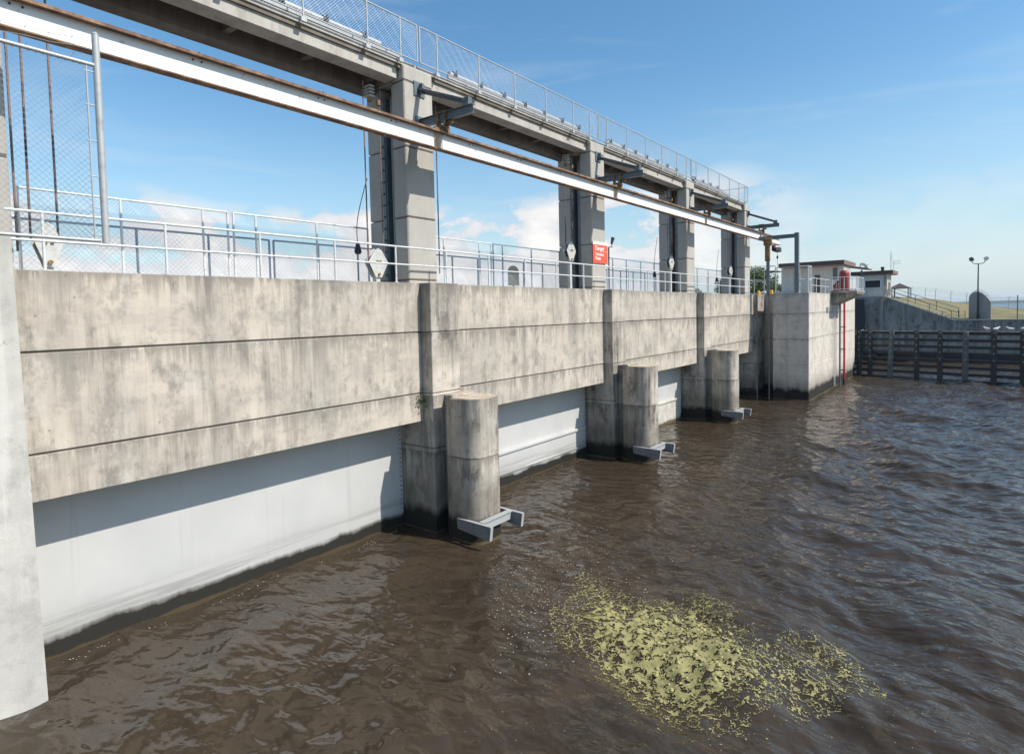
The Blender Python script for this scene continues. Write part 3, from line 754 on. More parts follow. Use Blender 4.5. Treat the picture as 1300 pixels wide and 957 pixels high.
# ------------------------------------------------------------------ danger sign
p = empty('danger_sign', (-.56, 22.2, 8.3), 'orange-red danger sign with white lettering on the second full column', 'sign')
SY0, SY1 = 21.60, 22.80
m = MB(); m.box(-.59, -.555, SY0, SY1, 7.90, 8.66); m.build('board', 'orange', p)
m = MB(); m.box(-.585, -.550, SY0, SY1, 8.665, 8.78); m.build('header_strip', 'white', p)
def text(s_, y, z, size, parent):
    cu = bpy.data.curves.new('lettering', 'FONT'); cu.body = s_; cu.size = size; cu.extrude = .002; cu.offset = .004
    t = bpy.data.objects.new('tmp', cu); col.objects.link(t)
    t.rotation_euler = (R(90), 0, R(90)); bpy.context.view_layer.update()
    me = bpy.data.meshes.new_from_object(t.evaluated_get(bpy.context.evaluated_depsgraph_get()))
    me.transform(Matrix.Rotation(R(90), 4, 'Z') @ Matrix.Rotation(R(90), 4, 'X'))
    me.transform(Matrix.Translation(Vector((-.550, y, z)) - Vector(parent.location)))
    col.objects.unlink(t); bpy.data.objects.remove(t)
    me.materials.clear(); me.materials.append(MT['white'])
    o = bpy.data.objects.new('lettering', me); col.objects.link(o); o.parent = parent; return o
text('Danger', SY0+.16, 8.44, .25, p)
text('Turbulent', SY0+.16, 8.22, .17, p)
text('Water', SY0+.16, 8.05, .17, p)
m = MB(); m.box(-.553, -.548, SY0+.62, SY1-.05, 8.40, 8.408); m.build('rule_line', 'white', p)
# little floodlight beside it
p = empty('floodlight', (-1.6, 24.9, ZT), 'small floodlight on a thin post right of the danger sign', 'floodlight')
m = MB(); m.tube((-1.6, 24.8, ZT), (-1.6, 24.8, 8.85), .035); m.tube((-1.6, 24.8, 8.85), (-1.6, 25.1, 8.87), .02); m.tube((-1.6, 25.1, 8.87), (-1.6, 25.12, 9.05), .02); m.build('post', 'steel', p)
m = MB(); m.tube((-1.6, 25.08, 9.02), (-1.6, 25.22, 9.3), .05, 8, r2=.09); m.build('lamp_head', 'black', p)
# olive board behind fence
p = empty('notice_board', (-4.5, 18.6, ZT), 'small olive round-topped board behind the fence between the first two full columns', 'notice board')
m = MB(); y0 = 21.0
po = [(y0, 7.15), (y0+.75, 7.15), (y0+.75, 7.75)]+[(y0+.375+.375*math.cos(t), 7.75+.28*math.sin(t)) for t in [math.pi*i/8 for i in range(1, 8)]]+[(y0, 7.75)]
m.prism(po, -4.53, -4.48, 'x'); m.build('board', 'olive', p)
m = MB(); m.tube((-4.5, y0+.37, ZT-.1), (-4.5, y0+.37, 7.2), .04); m.build('stake', 'black', p)

# small plant growing from the joint
m = MB(); r2 = random.Random(5)
for i in range(70):
    c = Vector((.03+r2.uniform(0, .16), 11.24+r2.gauss(0, .10), 3.62+r2.gauss(0, .12)))
    a = Vector((r2.gauss(0, 1), r2.gauss(0, 1), r2.gauss(0, 1))).normalized(); b = a.orthogonal().normalized()
    s_ = r2.uniform(.025, .05); m.add([c-a*s_, c+b*s_*.5, c+a*s_, c-b*s_*.5], [(0, 1, 2, 3)])
p = empty('wall_weed', (.05, 11.24, 3.6), 'small green weed growing from the wall joint left of the nearest pier', 'plant')
m.build('leaves', 'leaf', p, fix=False)
m = MB(); m.path([(.0, 11.26, 3.55), (.08, 11.24, 3.65), (.1, 11.2, 3.8)], .006, 4); m.path([(.0, 11.26, 3.55), (.06, 11.24, 3.4), (.05, 11.22, 3.25)], .006, 4); m.build('stem', 'bark', p)

# ------------------------------------------------------------------ lock block
LX, LY0, LY1, LZ = 3.39, 41.27, 58.3, 6.82
p = empty('lock_block', (1, 50, 0), 'tall pale concrete lock block at the end of the dam, right side sunlit', 'lock wall')
m = MB(); g = .012
zz = [-3, .52, 2.25, 3.91, 5.52, LZ]
for a, b in zip(zz[:-1], zz[1:]):
    for x0, x1, y0, y1 in ((1.24, 2.095, LY0, 42.4), (2.105, LX, LY0, 43.22), (LX-.6, LX, 43.24, 47.9), (LX-.6, LX, 47.92, 53.0), (LX-.6, LX, 53.02, LY1)):
        m.box(x0, x1, y0, y1, a+g, b-(g if b != LZ else 0))
m.build('block_face', 'lock', p, bevel=.02)
m = MB(); m.box(-7, 1.236, LY0+1.9, LY1, -3, LZ-.01); m.box(1.26, LX-.03, LY0+.03, LY1-.03, -3, LZ-.02); m.build('block_core', 'lock', p)
m = MB()
for a, b in zip(zz[:-1], zz[1:]): m.box(-7, .24, 41.40, 43.1, a+g, b-(g if b != LZ else .02))
m.build('end_pier', 'pier', p, bevel=.02)
for x in (2.1, 2.93): pass
m = MB(); m.box(.27, .33, 41.14, 41.2, -1, 6.86); m.build('guide_rail', 'channel', p)
m = MB()
m.box(LX+.002, LX+.02, 46.5, 47.2, 5.46, 5.86); m.build('recess_box', 'channel', p)
# cantilever slab
m = MB(); m.box(LX+.003, 5.05, 48.0, 51.4, 6.86, 7.0); m.prism([(LX+.003, 6.0), (LX+.003, 6.858), (5.0, 6.858), (5.0, 6.75)], 48.3, 51.3, 'y')
cant = m.build('cantilever_slab', 'pier', p, bevel=.02)
def ladder(x, y0, y1, z0, z1, label, mat='galv'):
    p = empty('ladder', (x, (y0+y1)/2, z0), label, 'ladder')
    for yy in (y0, y1):
        m = MB(); m.tube((x, yy, z0), (x, yy, z1), .025, 6); m.build('stringer', mat, p)
    m = MB(); z = z0+.2
    while z < z1: m.tube((x, y0, z), (x, y1, z), .014, 5); z += .3
    m.build('rungs', mat, p)
ladder(3.52, 48.6, 49.0, .1, 6.0, 'thin steel ladder on the sunlit side of the lock block', 'plate')
m = MB(); m.tube((3.62, 50.2, -.2), (3.62, 50.2, 6.2), .055, 8); tag(m.build('drain_pipe', 'steel', loc=(3.62, 50.2, 0)), 'grey-brown pipe down the lock block left of the red pipe', 'pipe')
m = MB(); m.tube((3.62, 52.0, .35), (3.62, 52.0, 6.9), .07, 8)
rp = m.build('fire_pipe', 'redpipe', loc=(3.62, 52.0, 0)); tag(rp, 'bright red vertical pipe on the side of the lock block', 'pipe')
m = MB(); m.tube((3.62, 52.0, -.3), (3.62, 52.0, .35), .075, 8)
for z in (1.0, 2.6, 4.3): m.box(3.39, 3.7, 51.92, 52.08, z, z+.06)
m.build('pipe_clamps', 'black', rp)
# rail around block
def rail(name, pts, label, ztop, mid=True, mat='galvwhite', balus=0, spacing=1.8, zb=LZ, group=None, r=.022):
    p = empty(name, pts[0], label, 'railing', group)
    m = MB(); m.path([(a, b, c+ztop) for a, b, c in pts], r, 6); m.build('top_rail', mat, p)
    m = MB(); m.path([(a, b, c+(ztop*.5 if not balus else .1)) for a, b, c in pts], r*.9, 6); m.build('lower_rail', mat, p)
    for a, b in zip(pts[:-1], pts[1:]):
        A, B_ = Vector(a), Vector(b); n = max(1, round((B_-A).length/spacing))
        for i in range(n+(1 if b == pts[-1] else 0)):
            q = A.lerp(B_, i/n); m = MB(); m.tube(q, q+Vector((0, 0, ztop)), r*1.1, 6); m.build('post', mat, p)
    if balus:
        m = MB()
        for a, b in zip(pts[:-1], pts[1:]):
            A, B_ = Vector(a), Vector(b); n = int((B_-A).length/balus)
            for i in range(n): q = A.lerp(B_, i/n); m.tube(q+Vector((0, 0, .1)), q+Vector((0, 0, ztop)), r*.5, 4, caps=False)
        m.build('balusters', mat, p)
    return p
rail('railing', [(3.3, 42.4, LZ), (3.3, 48.0, LZ)], 'white two-rail railing along the sunlit top edge of the lock block', .95, spacing=1.4)
rail('railing', [(3.5, 48.05, 7.0), (4.98, 48.05, 7.0), (4.98, 51.35, 7.0), (3.5, 51.35, 7.0)], 'white railing around the cantilevered slab with the red tank', .95, spacing=.8, balus=.22)
rail('railing', [(1.4, 41.45, LZ), (2.45, 41.45, LZ)], 'short mesh-like railing between mast and goalpost on the lock block', 1.65, balus=.35, spacing=1., mat='galv')
rail('railing', [(2.8, 41.5, LZ), (3.3, 41.5, LZ), (3.3, 42.35, LZ)], 'tall white railing corner at the front corner of the lock block', 1.66, spacing=.45, r=.03)
rail('railing', [(-.6, 42.6, LZ), (.9, 43.2, LZ), (-4.5, 50, LZ)], 'thin fence line behind the last column on the lock block', 1.9, spacing=1.7, mat='galv')
# red tank
p = empty('red_tank', (3.95, 49.9, 7.0), 'upright dark red pressure tank on the cantilevered slab', 'tank')
m = MB()
prof = [(.0, 1.52), (.16, 1.51), (.27, 1.45), (.33, 1.34), (.34, 1.2), (.34, .12), (.30, .02), (0, 0)]
n = 20; vs = []; fs = []
for r0, z in prof: vs += [(3.95+r0*math.cos(2*math.pi*i/n), 49.9+r0*math.sin(2*math.pi*i/n), 7.0+z+.0) for i in range(n)]
for j in range(len(prof)-1):
    for i in range(n): fs.append((j*n+i, j*n+(i+1) % n, (j+1)*n+(i+1) % n, (j+1)*n+i))
m.add(vs, fs, True); m.build('shell', 'red', p)
m = MB(); m.box(3.3, 3.6, 49.4, 49.75, 7.0, 7.5); m.tube((3.35, 49.6, 7.3), (3.6, 49.6, 7.75), .09, 8); m.build('pump', 'red', p)

# ------------------------------------------------------------------ houses
def house(name, label, x0, x1, y0, y1, z0, zw, zr, ov, fz, parts):
    p = empty(name, ((x0+x1)/2, (y0+y1)/2, z0), label, 'building')
    m = MB(); m.box(x0, x1, y0, y1, z0, zw); m.build('wall', 'housewall', p)
    m = MB(); q = x0+.3
    while q < x1-.1: m.box(q, q+.03, y0-.018, y0-.002, z0+.1, zw-.05); q += .3
    q = y0+.3
    while q < y1: m.box(x1+.002, x1+.018, q, q+.03, z0+.1, zw-.05); q += .3
    m.build('siding_ribs', 'housewall', p)
    rf = MB(); rf.box(x0-ov[0], x1+ov[1], y0-ov[2], y1+ov[3], zr-fz, zr); r0 = rf.build('roof', 'fascia', p, bevel=.02)
    s_ = MB(); s_.box(x0-ov[0]+.1, x1+ov[1]-.1, y0-ov[2]+.1, y1+ov[3]-.1, zr-fz-.03, zr-fz-.003); s_.build('soffit', 'soffitw', r0)
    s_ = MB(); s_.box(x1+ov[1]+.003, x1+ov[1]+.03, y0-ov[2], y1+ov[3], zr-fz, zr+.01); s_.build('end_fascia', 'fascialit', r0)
    parts(p); return p
def h1(p):
    m = MB(); m.box(-.6, -.25, 54.93, 54.98, 7.95, 8.35); m.build('meter_box', 'steel', p)
    m = MB(); m.box(.95, 1.35, 54.94, 54.98, LZ+.02, 8.5); m.build('door', 'door', p)
    m = MB(); m.box(2.3, 2.62, 54.94, 54.98, 8.1, 9.0); m.build('vent', 'steel', p)
    m = MB(); m.box(3.09, 3.13, 55.5, 56.3, 8.0, 8.7); m.build('window', 'glass', p)
    m = MB(); m.box(-2.9, -1.9, 54.2, 56.0, 8.95, 9.03); m.build('side_canopy', 'fascia', p)
house('control_house', 'white control house with brown flat roof on the lock block, behind the red tank', -1.64, 3.08, 55.0, 58.0, LZ, 9.17, 9.56, (.0, .15, 1.0, 1.5), .34, h1)
# small lower canopy behind
p = empty('canopy', (3.3, 60.5, LZ), 'small pale canopy jutting out behind the control house roof', 'canopy')
m = MB(); m.prism([(2.6, 9.28), (4.2, 8.98), (4.2, 9.10), (2.6, 9.42)], 59.6, 61.8, 'y'); m.build('roof', 'fascialit', p)
m = MB(); m.box(3.5, 3.6, 60.5, 60.6, LZ, 9.0); m.build('post', 'steel', p)
def h2(p):
    m = MB(); m.box(1.62, 3.06, 76.93, 76.985, 7.86, 8.62); w_ = m.build('window', 'glass', p)
    m = MB(); m.box(1.52, 3.16, 76.9, 76.98, 8.622, 8.70); m.box(1.52, 3.16, 76.9, 76.98, 7.78, 7.858); m.box(1.52, 1.618, 76.9, 76.98, 7.86, 8.62); m.box(3.062, 3.16, 76.9, 76.98, 7.86, 8.62); m.build('frame', 'white', w_)
    m = MB(); m.tube((3.5, 76.85, 6.9), (3.5, 76.85, 9.2), .05, 6); m.build('downpipe', 'door', p)
    m = MB(); m.box(3.73, 3.76, 78.0, 79.2, 6.9, 8.4); m.build('door', 'door', p)
    m = MB(); m.tube((3.2, 77.5, 9.66), (3.2, 77.5, 10.0), .16, 8); m.tube((3.2, 77.5, 10.0), (3.2, 77.5, 10.1), .24, 8, r2=.12); m.build('roof_vent', 'black', p)
house('lock_house', 'cream lock house with brown flat roof and wide dark window on the far lock wall', 1.0, 3.70, 77.0, 80.5, 6.8, 9.25, 9.65, (.9, .55, .5, .8), .36, h2)
p = empty('satellite_dish', (1.2, 77.6, 9.65), 'grey satellite dish on the left of the lock house roof', 'satellite dish')
m = MB(); n = 14; vs = [(1.3, 77.6, 10.2)]; fs = []
ax = Vector((.6, -.6, .5)).normalized(); a_ = ax.orthogonal().normalized(); b_ = ax.cross(a_)
for j, (r0, d0) in enumerate(((.25, .03), (.48, .12))):
    for i in range(n):
        t = 2*math.pi*i/n; q = Vector((1.3, 77.6, 10.2))+a_*r0*math.cos(t)+b_*r0*math.sin(t)+ax*d0; vs.append(tuple(q))
for i in range(n): fs.append((0, 1+i, 1+(i+1) % n)); fs.append((1+i, 1+n+i, 1+n+(i+1) % n, 1+(i+1) % n))
m.add(vs, fs, True); m.build('dish', 'steel', p)
m = MB(); m.tube((1.2, 77.6, 9.65), (1.3, 77.6, 10.2), .04); m.tube((1.3, 77.6, 9.95), (1.9, 77.1, 10.45), .02); m.build('mount', 'steel', p)
p = empty('antenna', (4.0, 77.3, 6.9), 'thin lattice radio antenna beside the lock house', 'antenna')
m = MB(); m.tube((4.0, 77.3, 9.5), (4.0, 77.3, 11.65), .03, 5); m.tube((4.25, 77.3, 9.6), (4.25, 77.3, 10.7), .02, 5)
for z in (10.3, 10.55): m.tube((4.2, 77.3, z), (4.9, 77.2, z+.1), .018, 5)
for z in (10.9, 11.2): m.tube((3.85, 77.3, z), (4.15, 77.3, z), .015, 5)
m.build('mast', 'galv', p)
p = empty('picnic_shelter', (4.3, 85, 6.9), 'small brown-roofed shelter behind the lock house', 'shelter')
m = MB(); m.add([(3.1, 83.4, 7.82), (5.3, 83.4, 7.82), (5.3, 86.4, 7.82), (3.1, 86.4, 7.82), (4.1, 84.9, 8.45)], [(0, 1, 4), (1, 2, 4), (2, 3, 4), (3, 0, 4), (3, 2, 1, 0)]); m.build('roof', 'fascia', p)
for x, y in ((3.4, 83.7), (5.0, 83.7), (5.0, 86.1), (3.4, 86.1)):
    m = MB(); m.box(x, x+.1, y, y+.1, 6.7, 7.82); m.build('post', 'steel', p)

# ------------------------------------------------------------------ far lock wall
p = empty('far_lock_wall', (8, 76, 0), 'dark stained concrete wall sloping down behind the timber fender', 'lock wall')
m = MB()
m.prism([(-9, -3), (60, -3), (60, 2.6), (-9, 2.6)], 76.0, 76.5, 'y')
m.prism([(-9, 2.62), (60, 2.62), (60, 4.19), (9.62, 4.19), (6.1, 5.68), (-9, 5.68)], 76.0, 76.5, 'y')
m.prism([(-9, 5.70), (6.05, 5.70), (3.5, 6.79), (-9, 6.79)], 76.0, 76.5, 'y')
m.build('wall', 'farwall', p, bevel=.02)
m = MB(); m.prism([(-9, -3), (60, -3), (60, 4.15), (9.6, 4.15), (3.48, 6.75), (-9, 6.75)], 76.06, 76.9, 'y'); m.box(3.0, 3.45, 75.7, 75.998, -1, 6.6); m.build('wall_core', 'farwall', p)
m = MB(); m.box(.7, 1.75, 75.5, 75.95, -1, 6.6); m.build('gap_shade_box', 'timber', p)  # dark box added to stand for the darkness inside the lock gap
m = MB()
cp_ = [(-9, 6.80), (3.5, 6.80), (9.62, 4.20), (60, 4.20)]
for (a, b), (c, d) in zip(cp_[:-1], cp_[1:]): m.prism([(a, b), (c, d), (c, d+.09), (a, b+.09)], 75.96, 76.6, 'y')
m.build('coping', 'deck', p)
m = MB()
for z in (.14, .42, .70): m.box(-2, 60, 75.7, 75.99, z, z+.24)
m.build('timber_waling', 'timber', p)
rail('stair_rail', [(3.8, 76.4, 6.72), (9.4, 76.4, 4.32)], 'grey stair rail sloping down along the far lock wall', .85, mat='steel', spacing=2.0, r=.03)
rail('stair_rail', [(4.2, 79.2, 6.72), (9.9, 79.0, 4.5)], 'second grey rail sloping down on the grass behind the stair', .95, mat='steel', spacing=1.9, r=.03)
rail('railing', [(1.0, 76.3, 6.88), (3.5, 76.3, 6.88), (3.9, 79, 6.88)], 'grey railing in front of the lock house window', .95, mat='galv', spacing=.8, balus=.3)
p = empty('stairs', (7, 77, 4.3), 'dark concrete stairs descending beside the grass slope', 'stairs')
m = MB(); n = 16
for i in range(n):
    x = 3.9+i*.39; z = 6.6-i*.162; m.box(x, x+.40, 76.95, 78.6, 2, z)
m.build('steps', 'steel', p)

# ------------------------------------------------------------------ timber fender
p = empty('timber_fender', (10, 57.8, 0), 'long black timber fender fence of piles and rails across the water', 'timber fender')
def fy(x): return 60.25-.235*x
pil = [2.7, 3.6, 4.45, 6.0, 7.78, 9.33, 10.95, 12.62, 14.27, 15.9, 17.5, 19.1, 20.7, 22.3]
for i, x in enumerate(pil):
    lean = .16 if i == 3 else (.03 if i % 3 == 0 else -.02)
    r0 = .22 if i in (3, 6) else .20
    m = MB(); m.tube((x-lean, fy(x)-.30, -2), (x+.06 if i == 3 else x, fy(x)-.22, 3.84 if i != 6 else 3.78), r0, 12, r2=r0*.93)
    b = m; b.cur = 1
    for z in (3.6, 3.13, 2.6, 2.07, 1.55): b.tube((x, fy(x)-.44, z+.1), (x, fy(x)-.47, z+.1), .045, 6)
    b.build('pile', ['timbergrey' if i in (3, 6) else 'timber', 'galv'], p)
for z in (3.62, 3.08, 2.55, 2.03, 1.50, .98, .46, -.06):
    m = MB(); m.bar((2.4, fy(2.4), z), (24, fy(24), z), .16, .23); m.build('rail', 'timber', p, bevel=.01)
m = MB(); m.bar((2.4, fy(2.4), 3.76), (24, fy(24), 3.76), .30, .045); m.build('cap_board', 'farwall', p)
m = MB(); m.path([(2.6, fy(2.6)-.3, 3.45), (3.3, fy(3.3)-.3, 3.5), (3.9, fy(3.9)-.3, 3.85)], .05, 6); m.build('handhold', 'galv', p)
# gulls
def gull(x, z, ang, label):
    y = fy(x)
    p = empty('gull', (x, y, z), label, 'bird', 'white gulls on the timber fender')
    m = MB(); n = 10; prof = [(-.24, .02, .0), (-.16, .05, .0), (-.05, .085, .0), (.06, .09, .01), (.13, .06, .05), (.17, .042, .10), (.21, .045, .13), (.25, .03, .13), (.30, .008, .12)]
    vs = []; fs = []
    d = Vector((math.cos(ang), math.sin(ang), 0)); s_ = Vector((-d.y, d.x, 0))
    for t, r0, dz in prof:
        for i in range(n):
            a = 2*math.pi*i/n; q = Vector((x, y, z+.2+dz))+d*t+s_*(r0*math.cos(a))+Vector((0, 0, r0*math.sin(a))); vs.append(tuple(q))
    for j in range(len(prof)-1):
        for i in range(n): fs.append((j*n+i, j*n+(i+1) % n, (j+1)*n+(i+1) % n, (j+1)*n+i))
    m.add(vs, fs, True); m.build('body', 'cloudy', p)
    m = MB(); m.tube((x+.0, y, z), (x, y, z+.14), .012, 5); m.tube((x+.04, y, z), (x+.04, y, z+.14), .012, 5); m.build('legs', 'orange', p)
gull(12.20, 3.80, 2.6, 'left of the two close gulls on the fender')
gull(12.75, 3.80, .6, 'right of the two close gulls on the fender')
gull(13.55, 3.80, 3.0, 'single gull standing between two piles near the right edge')
gull(14.32, 3.84, .4, 'gull at the right edge of the picture on a pile')

# ------------------------------------------------------------------ lamp, fan guard, dike fence
p = empty('lamp_post', (11.5, 78.6, 4.2), 'tall dark lamp post with two floodlights on the far bank', 'lamp post')
m = MB(); m.tube((11.5, 78.6, 4.1), (11.5, 78.6, 9.95), .085, 8, r2=.05); m.tube((11.5, 78.6, 4.1), (11.5, 78.6, 4.8), .14, 8, r2=.10); m.build('pole', 'black', p)
m = MB(); m.path([(10.98, 78.6, 10.3), (11.0, 78.6, 10.08), (11.15, 78.6, 9.95), (11.5, 78.6, 9.93), (11.85, 78.6, 9.95), (12.02, 78.6, 10.08), (12.05, 78.6, 10.3)], .035, 6); m.build('yoke', 'black', p)
for x, mt in ((10.98, 'steel'), (12.08, 'white')):
    m = MB(); c = Vector((x, 78.6, 10.45)); ax = Vector((.5 if x > 11.5 else -.35, -.8, -.25)).normalized()
    m.tube(c-ax*.16, c+ax*.12, .10, 12, r2=.24); m.tube(c+ax*.12, c+ax*.16, .24, 12, r2=.22); m.build('floodlight_head', mt, p)
p = empty('climb_guard', (11.6, 79.6, 5), 'grey fan-shaped anti-climb guard with spiked rim behind the lamp post', 'fence guard')
m = MB(); n = 14
A_ = Vector((10.75, 79.4, 0)); B_ = Vector((12.55, 78.0, 0))
vs = []; top = []
prof = [(0, 6.5), (.05, 6.8), (.18, 7.0), (.32, 7.1), (.48, 7.05), (.62, 6.9), (.76, 6.65), (.88, 6.35), (1, 6.0)]
fs = []
for t, z in prof:
    q = A_.lerp(B_, t); vs += [(q.x, q.y, 4.2), (q.x, q.y, z), (q.x+.04, q.y+.05, 4.2), (q.x+.04, q.y+.05, z)]
for i in range(len(prof)-1):
    a = i*4; fs += [(a, a+4, a+5, a+1), (a+2, a+3, a+7, a+6), (a+1, a+5, a+7, a+3), (a, a+2, a+6, a+4)]
fs += [(0, 1, 3, 2), (32, 34, 35, 33)]
m.add(vs, fs); m.build('panel', 'fan', p)
m = MB()
for i in range(22):
    t = .1+i*.042; z = np.interp(t, [a for a, b in prof], [b for a, b in prof]); q = A_.lerp(B_, min(t, 1)); m.tube((q.x, q.y, z-.05), (q.x+.13, q.y, z+.24), .015, 4)
m.build('spikes', 'galv', p)
fl = empty('dike_fence', (10, 90, 5.5), 'thin barbed security fence along the crest of the grassy dike', 'fence')
m = MB(); xs_ = [5.0, 6.4, 7.4, 8.9, 10.4, 12.2, 14.2, 16.2, 18.4, 20.6]
P0 = [(x, 88.5, float(land_z(np.array(x), np.array(88.5)))) for x in xs_]
for x, y, z in P0:
    b = MB(); b.tube((x, y, z-.1), (x, y, z+1.15), .03, 5); b.tube((x, y, z+1.15), (x+.14, y, z+1.4), .02, 5); b.build('post', 'galv', fl)
for dz in (.5, .95, 1.15, 1.3): m.path([(x+(.1 if dz > 1.2 else 0), y, z+dz) for x, y, z in P0], .008, 4)
m.build('wires', 'wiredark', fl)
fl = empty('bank_fence', (12, 77, 4.3), 'low grey wire fence on the far bank at the right edge', 'fence')
for x in (8.6, 10.0, 10.5, 14.6, 17.5):
    b = MB(); b.tube((x, 77.2, 4.1), (x, 77.2, 5.2 if x < 12 else 6.6), .035 if x < 12 else .05, 5); b.build('post', 'steel', fl)
m = MB()
for z in (5.95, 6.35): m.tube((12.5, 77.4, z), (17.5, 77.2, z), .012, 4)
for z in (4.7, 5.1): m.tube((8.6, 77.2, z), (10.5, 77.2, z), .02, 4)
m.build('wires', 'steel', fl)

# yellow bollards, small things beyond the last column
for i, (x, y) in enumerate(((.55, 43.6), (-.4, 44.0))):
    m = MB(); m.tube((x, y, LZ), (x, y, LZ+.26), .10, 10); m.tube((x, y, LZ+.26), (x, y, LZ+.30), .10, 10, r2=.03); m.tube((x, y, LZ), (x, y, LZ+.05), .15, 10)
    tag(m.build('bollard', 'yellow', loc=(x, y, LZ)), ['bright yellow bollard beside the mast on the lock block', 'small yellow bollard just right of the last column'][i], 'bollard', 'yellow bollards')
# upstream low wall
m = MB(); m.box(-22, -9, 84.6, 85, 6.6, 7.9); tag(m.build('far_wall', 'lock', loc=(-15, 84.8, 6.6)), 'low pale wall beneath the tree beyond the last column', 'wall')
m = MB()
m.box(-60, -7.3, 76, 86, 5.9, 6.7); tag(m.build('far_ground', 'grass', loc=(-30, 80, 5.9)), kind='structure')

# ------------------------------------------------------------------ trees
def tree(x, y, z, h_, r0, label, seed, n=2600):
    rr = random.Random(seed)
    p = empty('tree', (x, y, z), label, 'tree', 'trees beyond the dam')
    m = MB(); m.tube((x, y, z-.5), (x+.1, y, z+h_*.5), .22, 8, r2=.12)
    cl = []
    for i in range(15):
        a = rr.uniform(0, 6.28); d = r0*math.sqrt(rr.random())*.75; zz = z+h_*rr.uniform(.35, .92)
        if zz > z+h_*.75: d *= .55
        c = Vector((x+d*math.cos(a), y+d*math.sin(a), zz)); cl.append((c, rr.uniform(.25, .45)*r0))
        m.tube((x+.05, y, z+h_*rr.uniform(.2, .45)), c, .06, 5, r2=.02)
    m.build('trunk', 'bark', p)
    m = MB()
    for i in range(n):
        c, s_ = rr.choice(cl); d = Vector((rr.gauss(0, 1), rr.gauss(0, 1), rr.gauss(0, .8))).normalized()*s_*rr.random()**.4
        q = c+d; a = Vector((rr.gauss(0, 1), rr.gauss(0, 1), rr.gauss(0, 1))).normalized(); b = a.orthogonal().normalized(); e = rr.uniform(.10, .22)
        m.add([q-a*e, q+b*e*.6, q+a*e, q-b*e*.6], [(0, 1, 2, 3)])
    m.build('crown', 'leaf', p, fix=False)
tree(-15.3, 96, 6.7, 5.0, 2.9, 'rounded green tree right of the last column', 1, 4200)
tree(-11.2, 97, 6.7, 3.3, 2.2, 'lower green tree behind the mast', 2)
tree(-19.5, 94, 6.7, 3.6, 2.0, 'green tree partly hidden by the last column', 3)
tree(-25.8, 96, 6.7, 2.6, 1.9, 'small dark tree low between the last two columns', 4)

# ------------------------------------------------------------------ floating algae mat (uncountable)
def unp(px, py):
    d = F + RX*((px-650)/CF) + UY*((434-py)/CF); t = -CZ/d.z
    return (CX+d.x*t, d.y*t)
poly = [unp(*q) for q in [(682, 802), (700, 775), (722, 765), (738, 736), (760, 748), (800, 762), (826, 770), (870, 760), (925, 768), (945, 800), (985, 828), (1040, 818), (1100, 846), (1116, 880), (1010, 905), (900, 912), (810, 895), (775, 862), (748, 838), (712, 826)]]
core = [unp(*q) for q in [(755, 755), (830, 775), (900, 775), (935, 812), (975, 845), (985, 885), (850, 895), (790, 868), (762, 828), (750, 790)]]
def sdist(P, X, Y):
    P = np.array(P); d = np.full(X.shape, 1e9); ins = np.zeros(X.shape, bool)
    for a, b in zip(P, np.roll(P, -1, 0)):
        e = b-a; t = np.clip(((X-a[0])*e[0]+(Y-a[1])*e[1])/(e@e), 0, 1)
        d = np.minimum(d, np.hypot(X-a[0]-t*e[0], Y-a[1]-t*e[1]))
        c = ((a[1] > Y) != (b[1] > Y)) & (X < (b[0]-a[0])*(Y-a[1])/(b[1]-a[1]+1e-12)+a[0]); ins ^= c
    return np.where(ins, d, -d)
st = .0125
ax_ = np.arange(4.6, 11.6, st); ay_ = np.arange(6.6, 12.8, st)
AX, AY = np.meshgrid(ax_, ay_)
SD = sdist(poly, AX, AY); SC = sdist(core, AX, AY)
def vnoise(X, Y, f, seed):
    rg = np.random.default_rng(seed); G = rg.random((256, 256))
    x = X*f+100; y = Y*f+100; xi = np.floor(x).astype(int); yi = np.floor(y).astype(int); u = x-xi; v = y-yi
    u = u*u*(3-2*u); v = v*v*(3-2*v); g_ = lambda a, b: G[a % 256, b % 256]
    return (g_(xi, yi)*(1-u)+g_(xi+1, yi)*u)*(1-v)+(g_(xi, yi+1)*(1-u)+g_(xi+1, yi+1)*u)*v
def fb(X, Y, f, seed, o=4): return sum(vnoise(X, Y, f*2**i, seed+i)*.5**i for i in range(o))/sum(.5**i for i in range(o))
wx = AX+.5*(fb(AX, AY, 1.2, 50)-.5); wy = AY+.5*(fb(AX, AY, 1.2, 60)-.5)
lace = np.abs(fb(wx, wy, 7, 11, 3)-.5)            # ridges -> lace threads
lace2 = np.abs(fb(wx+3, wy, 13.0, 31, 3)-.5)
edge = SD + .10 + 1.0*(fb(AX, AY, 1.6, 21)-.5)
corem = SC + 1.1*(fb(AX, AY, 1.3, 41)-.5)
keep = (edge > 0) & ((lace < .012+.022*np.clip(edge, 0, 1.2)) | (lace2 < .010+.024*np.clip(edge, 0, 1)))
keep |= (corem > .05) & (fb(AX, AY, 12, 71, 4) < .36+.22*np.clip(corem, 0, .8)) 
keep |= (edge > -.5) & (vnoise(AX, AY, 22, 91) > .93) & (lace < .05)
HZ = wave(AX, AY)+.006+.018*np.clip(corem, 0, .7)*fb(AX, AY, 3.5, 81)+.009*fb(AX, AY, 16, 83)
jj, ii = np.nonzero(keep[:-1, :-1])
used = {}
vs = []; fs = []
nX = AX.shape[1]
ids = -np.ones(AX.size, int)
q4 = np.stack([jj*nX+ii, jj*nX+ii+1, (jj+1)*nX+ii+1, (jj+1)*nX+ii], 1)
un_, inv = np.unique(q4.ravel(), return_inverse=True)
jit = np.random.default_rng(5).normal(0, st*.28, (len(un_), 2))
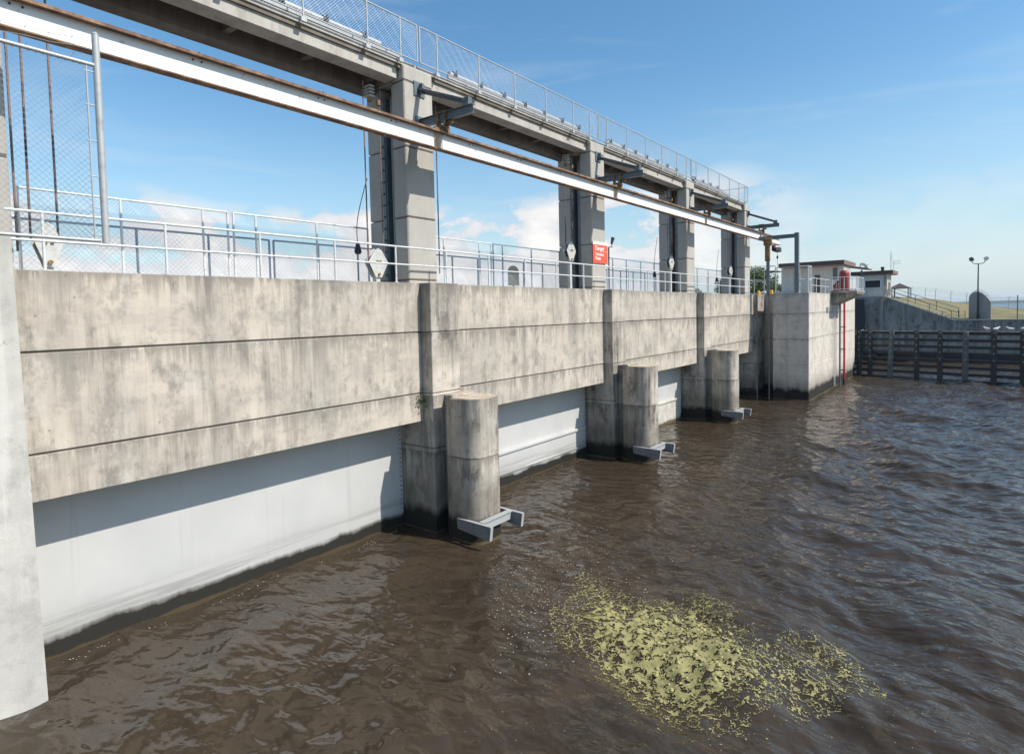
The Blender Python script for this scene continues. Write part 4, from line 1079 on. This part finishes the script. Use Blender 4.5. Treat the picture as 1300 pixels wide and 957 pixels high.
vv = np.stack([AX.ravel()[un_]+jit[:, 0], AY.ravel()[un_]+jit[:, 1], HZ.ravel()[un_]], 1)
tag(grid_obj('floating_algae', vv, inv.reshape(-1, 4), 'algae'), kind='stuff')
# froth domes and stray flecks
m = MB(); r3 = random.Random(9)
def dome(mb, x, y, z, r0, hh, n=7):
    vs = [(x, y, z+hh)]; 
    for j, (a, b) in enumerate(((.6, .75), (1, 0))):
        vs += [(x+r0*a*math.cos(2*math.pi*i/n), y+r0*a*math.sin(2*math.pi*i/n), z+hh*b) for i in range(n)]
    fs = [(0, 1+i, 1+(i+1) % n) for i in range(n)]+[(1+i, 1+n+i, 1+n+(i+1) % n, 1+(i+1) % n) for i in range(n)]
    mb.add(vs, fs, True)
cnt = 0
while cnt < 190:
    x = r3.uniform(5.5, 10.5); y = r3.uniform(7.5, 11.8)
    if sdist(core, np.array([x]), np.array([y]))[0] > .1:
        z = float(wave(np.array([x]), np.array([y]))[0]); r0 = r3.choice([.014, .018, .022, .03, .042]); dome(m, x, y, z+.02, r0, r0*.8); cnt += 1
m.build('froth_bubbles', 'algae', fix=False); tag(bpy.data.objects['froth_bubbles'], kind='stuff')
m = MB()
def fleck(x, y, s_):
    z = float(wave(np.array([x]), np.array([y]))[0])+.006; n = 5; a0 = r3.uniform(0, 6)
    m.add([(x+s_*r3.uniform(.5, 1)*math.cos(a0+6.28*i/n), y+s_*r3.uniform(.5, 1)*math.sin(a0+6.28*i/n), z) for i in range(n)], [tuple(range(n))])
for i in range(900):
    px_, py_ = r3.gauss(700, 60), r3.gauss(740, 45)
    if 620 < px_ < 860 and 640 < py_ < 860: fleck(*unp(px_, py_), r3.uniform(.006, .018))
for i in range(260):      # along the gate water line
    y = r3.uniform(3, 11) if r3.random() < .6 else r3.uniform(12.6, 21)
    if y > 12: fleck(-.78+abs(r3.gauss(0, .14)), y, r3.uniform(.008, .02))
    else:
        c = math.sin(y*2.1)+math.sin(y*5.3+1)
        if c > -.1: fleck(-.70+abs(r3.gauss(0, .07)), y, r3.uniform(.006, .018))
for i in range(420): fleck(r3.uniform(3, 12), r3.uniform(6, 16), r3.uniform(.004, .010))
m.build('foam_flecks', 'foamwhite', fix=False); tag(bpy.data.objects['foam_flecks'], kind='stuff')

# ------------------------------------------------------------------ thin air haze
hb = MB(); hb.box(-6600, 6600, -3600, 6600, -4.2, 30)
ho = hb.build('haze', [], None); tag(ho, kind='stuff')
hm = bpy.data.materials.new('haze_air'); hm.use_nodes = True; t_ = hm.node_tree
for n_ in list(t_.nodes): t_.nodes.remove(n_)
vo = t_.nodes.new('ShaderNodeVolumePrincipled'); vo.inputs['Color'].default_value = (.72, .84, .97, 1)
vo.inputs['Density'].default_value = .00015; vo.inputs['Anisotropy'].default_value = .2
ou = t_.nodes.new('ShaderNodeOutputMaterial'); t_.links.new(vo.outputs[0], ou.inputs['Volume'])
ho.data.materials.append(hm)
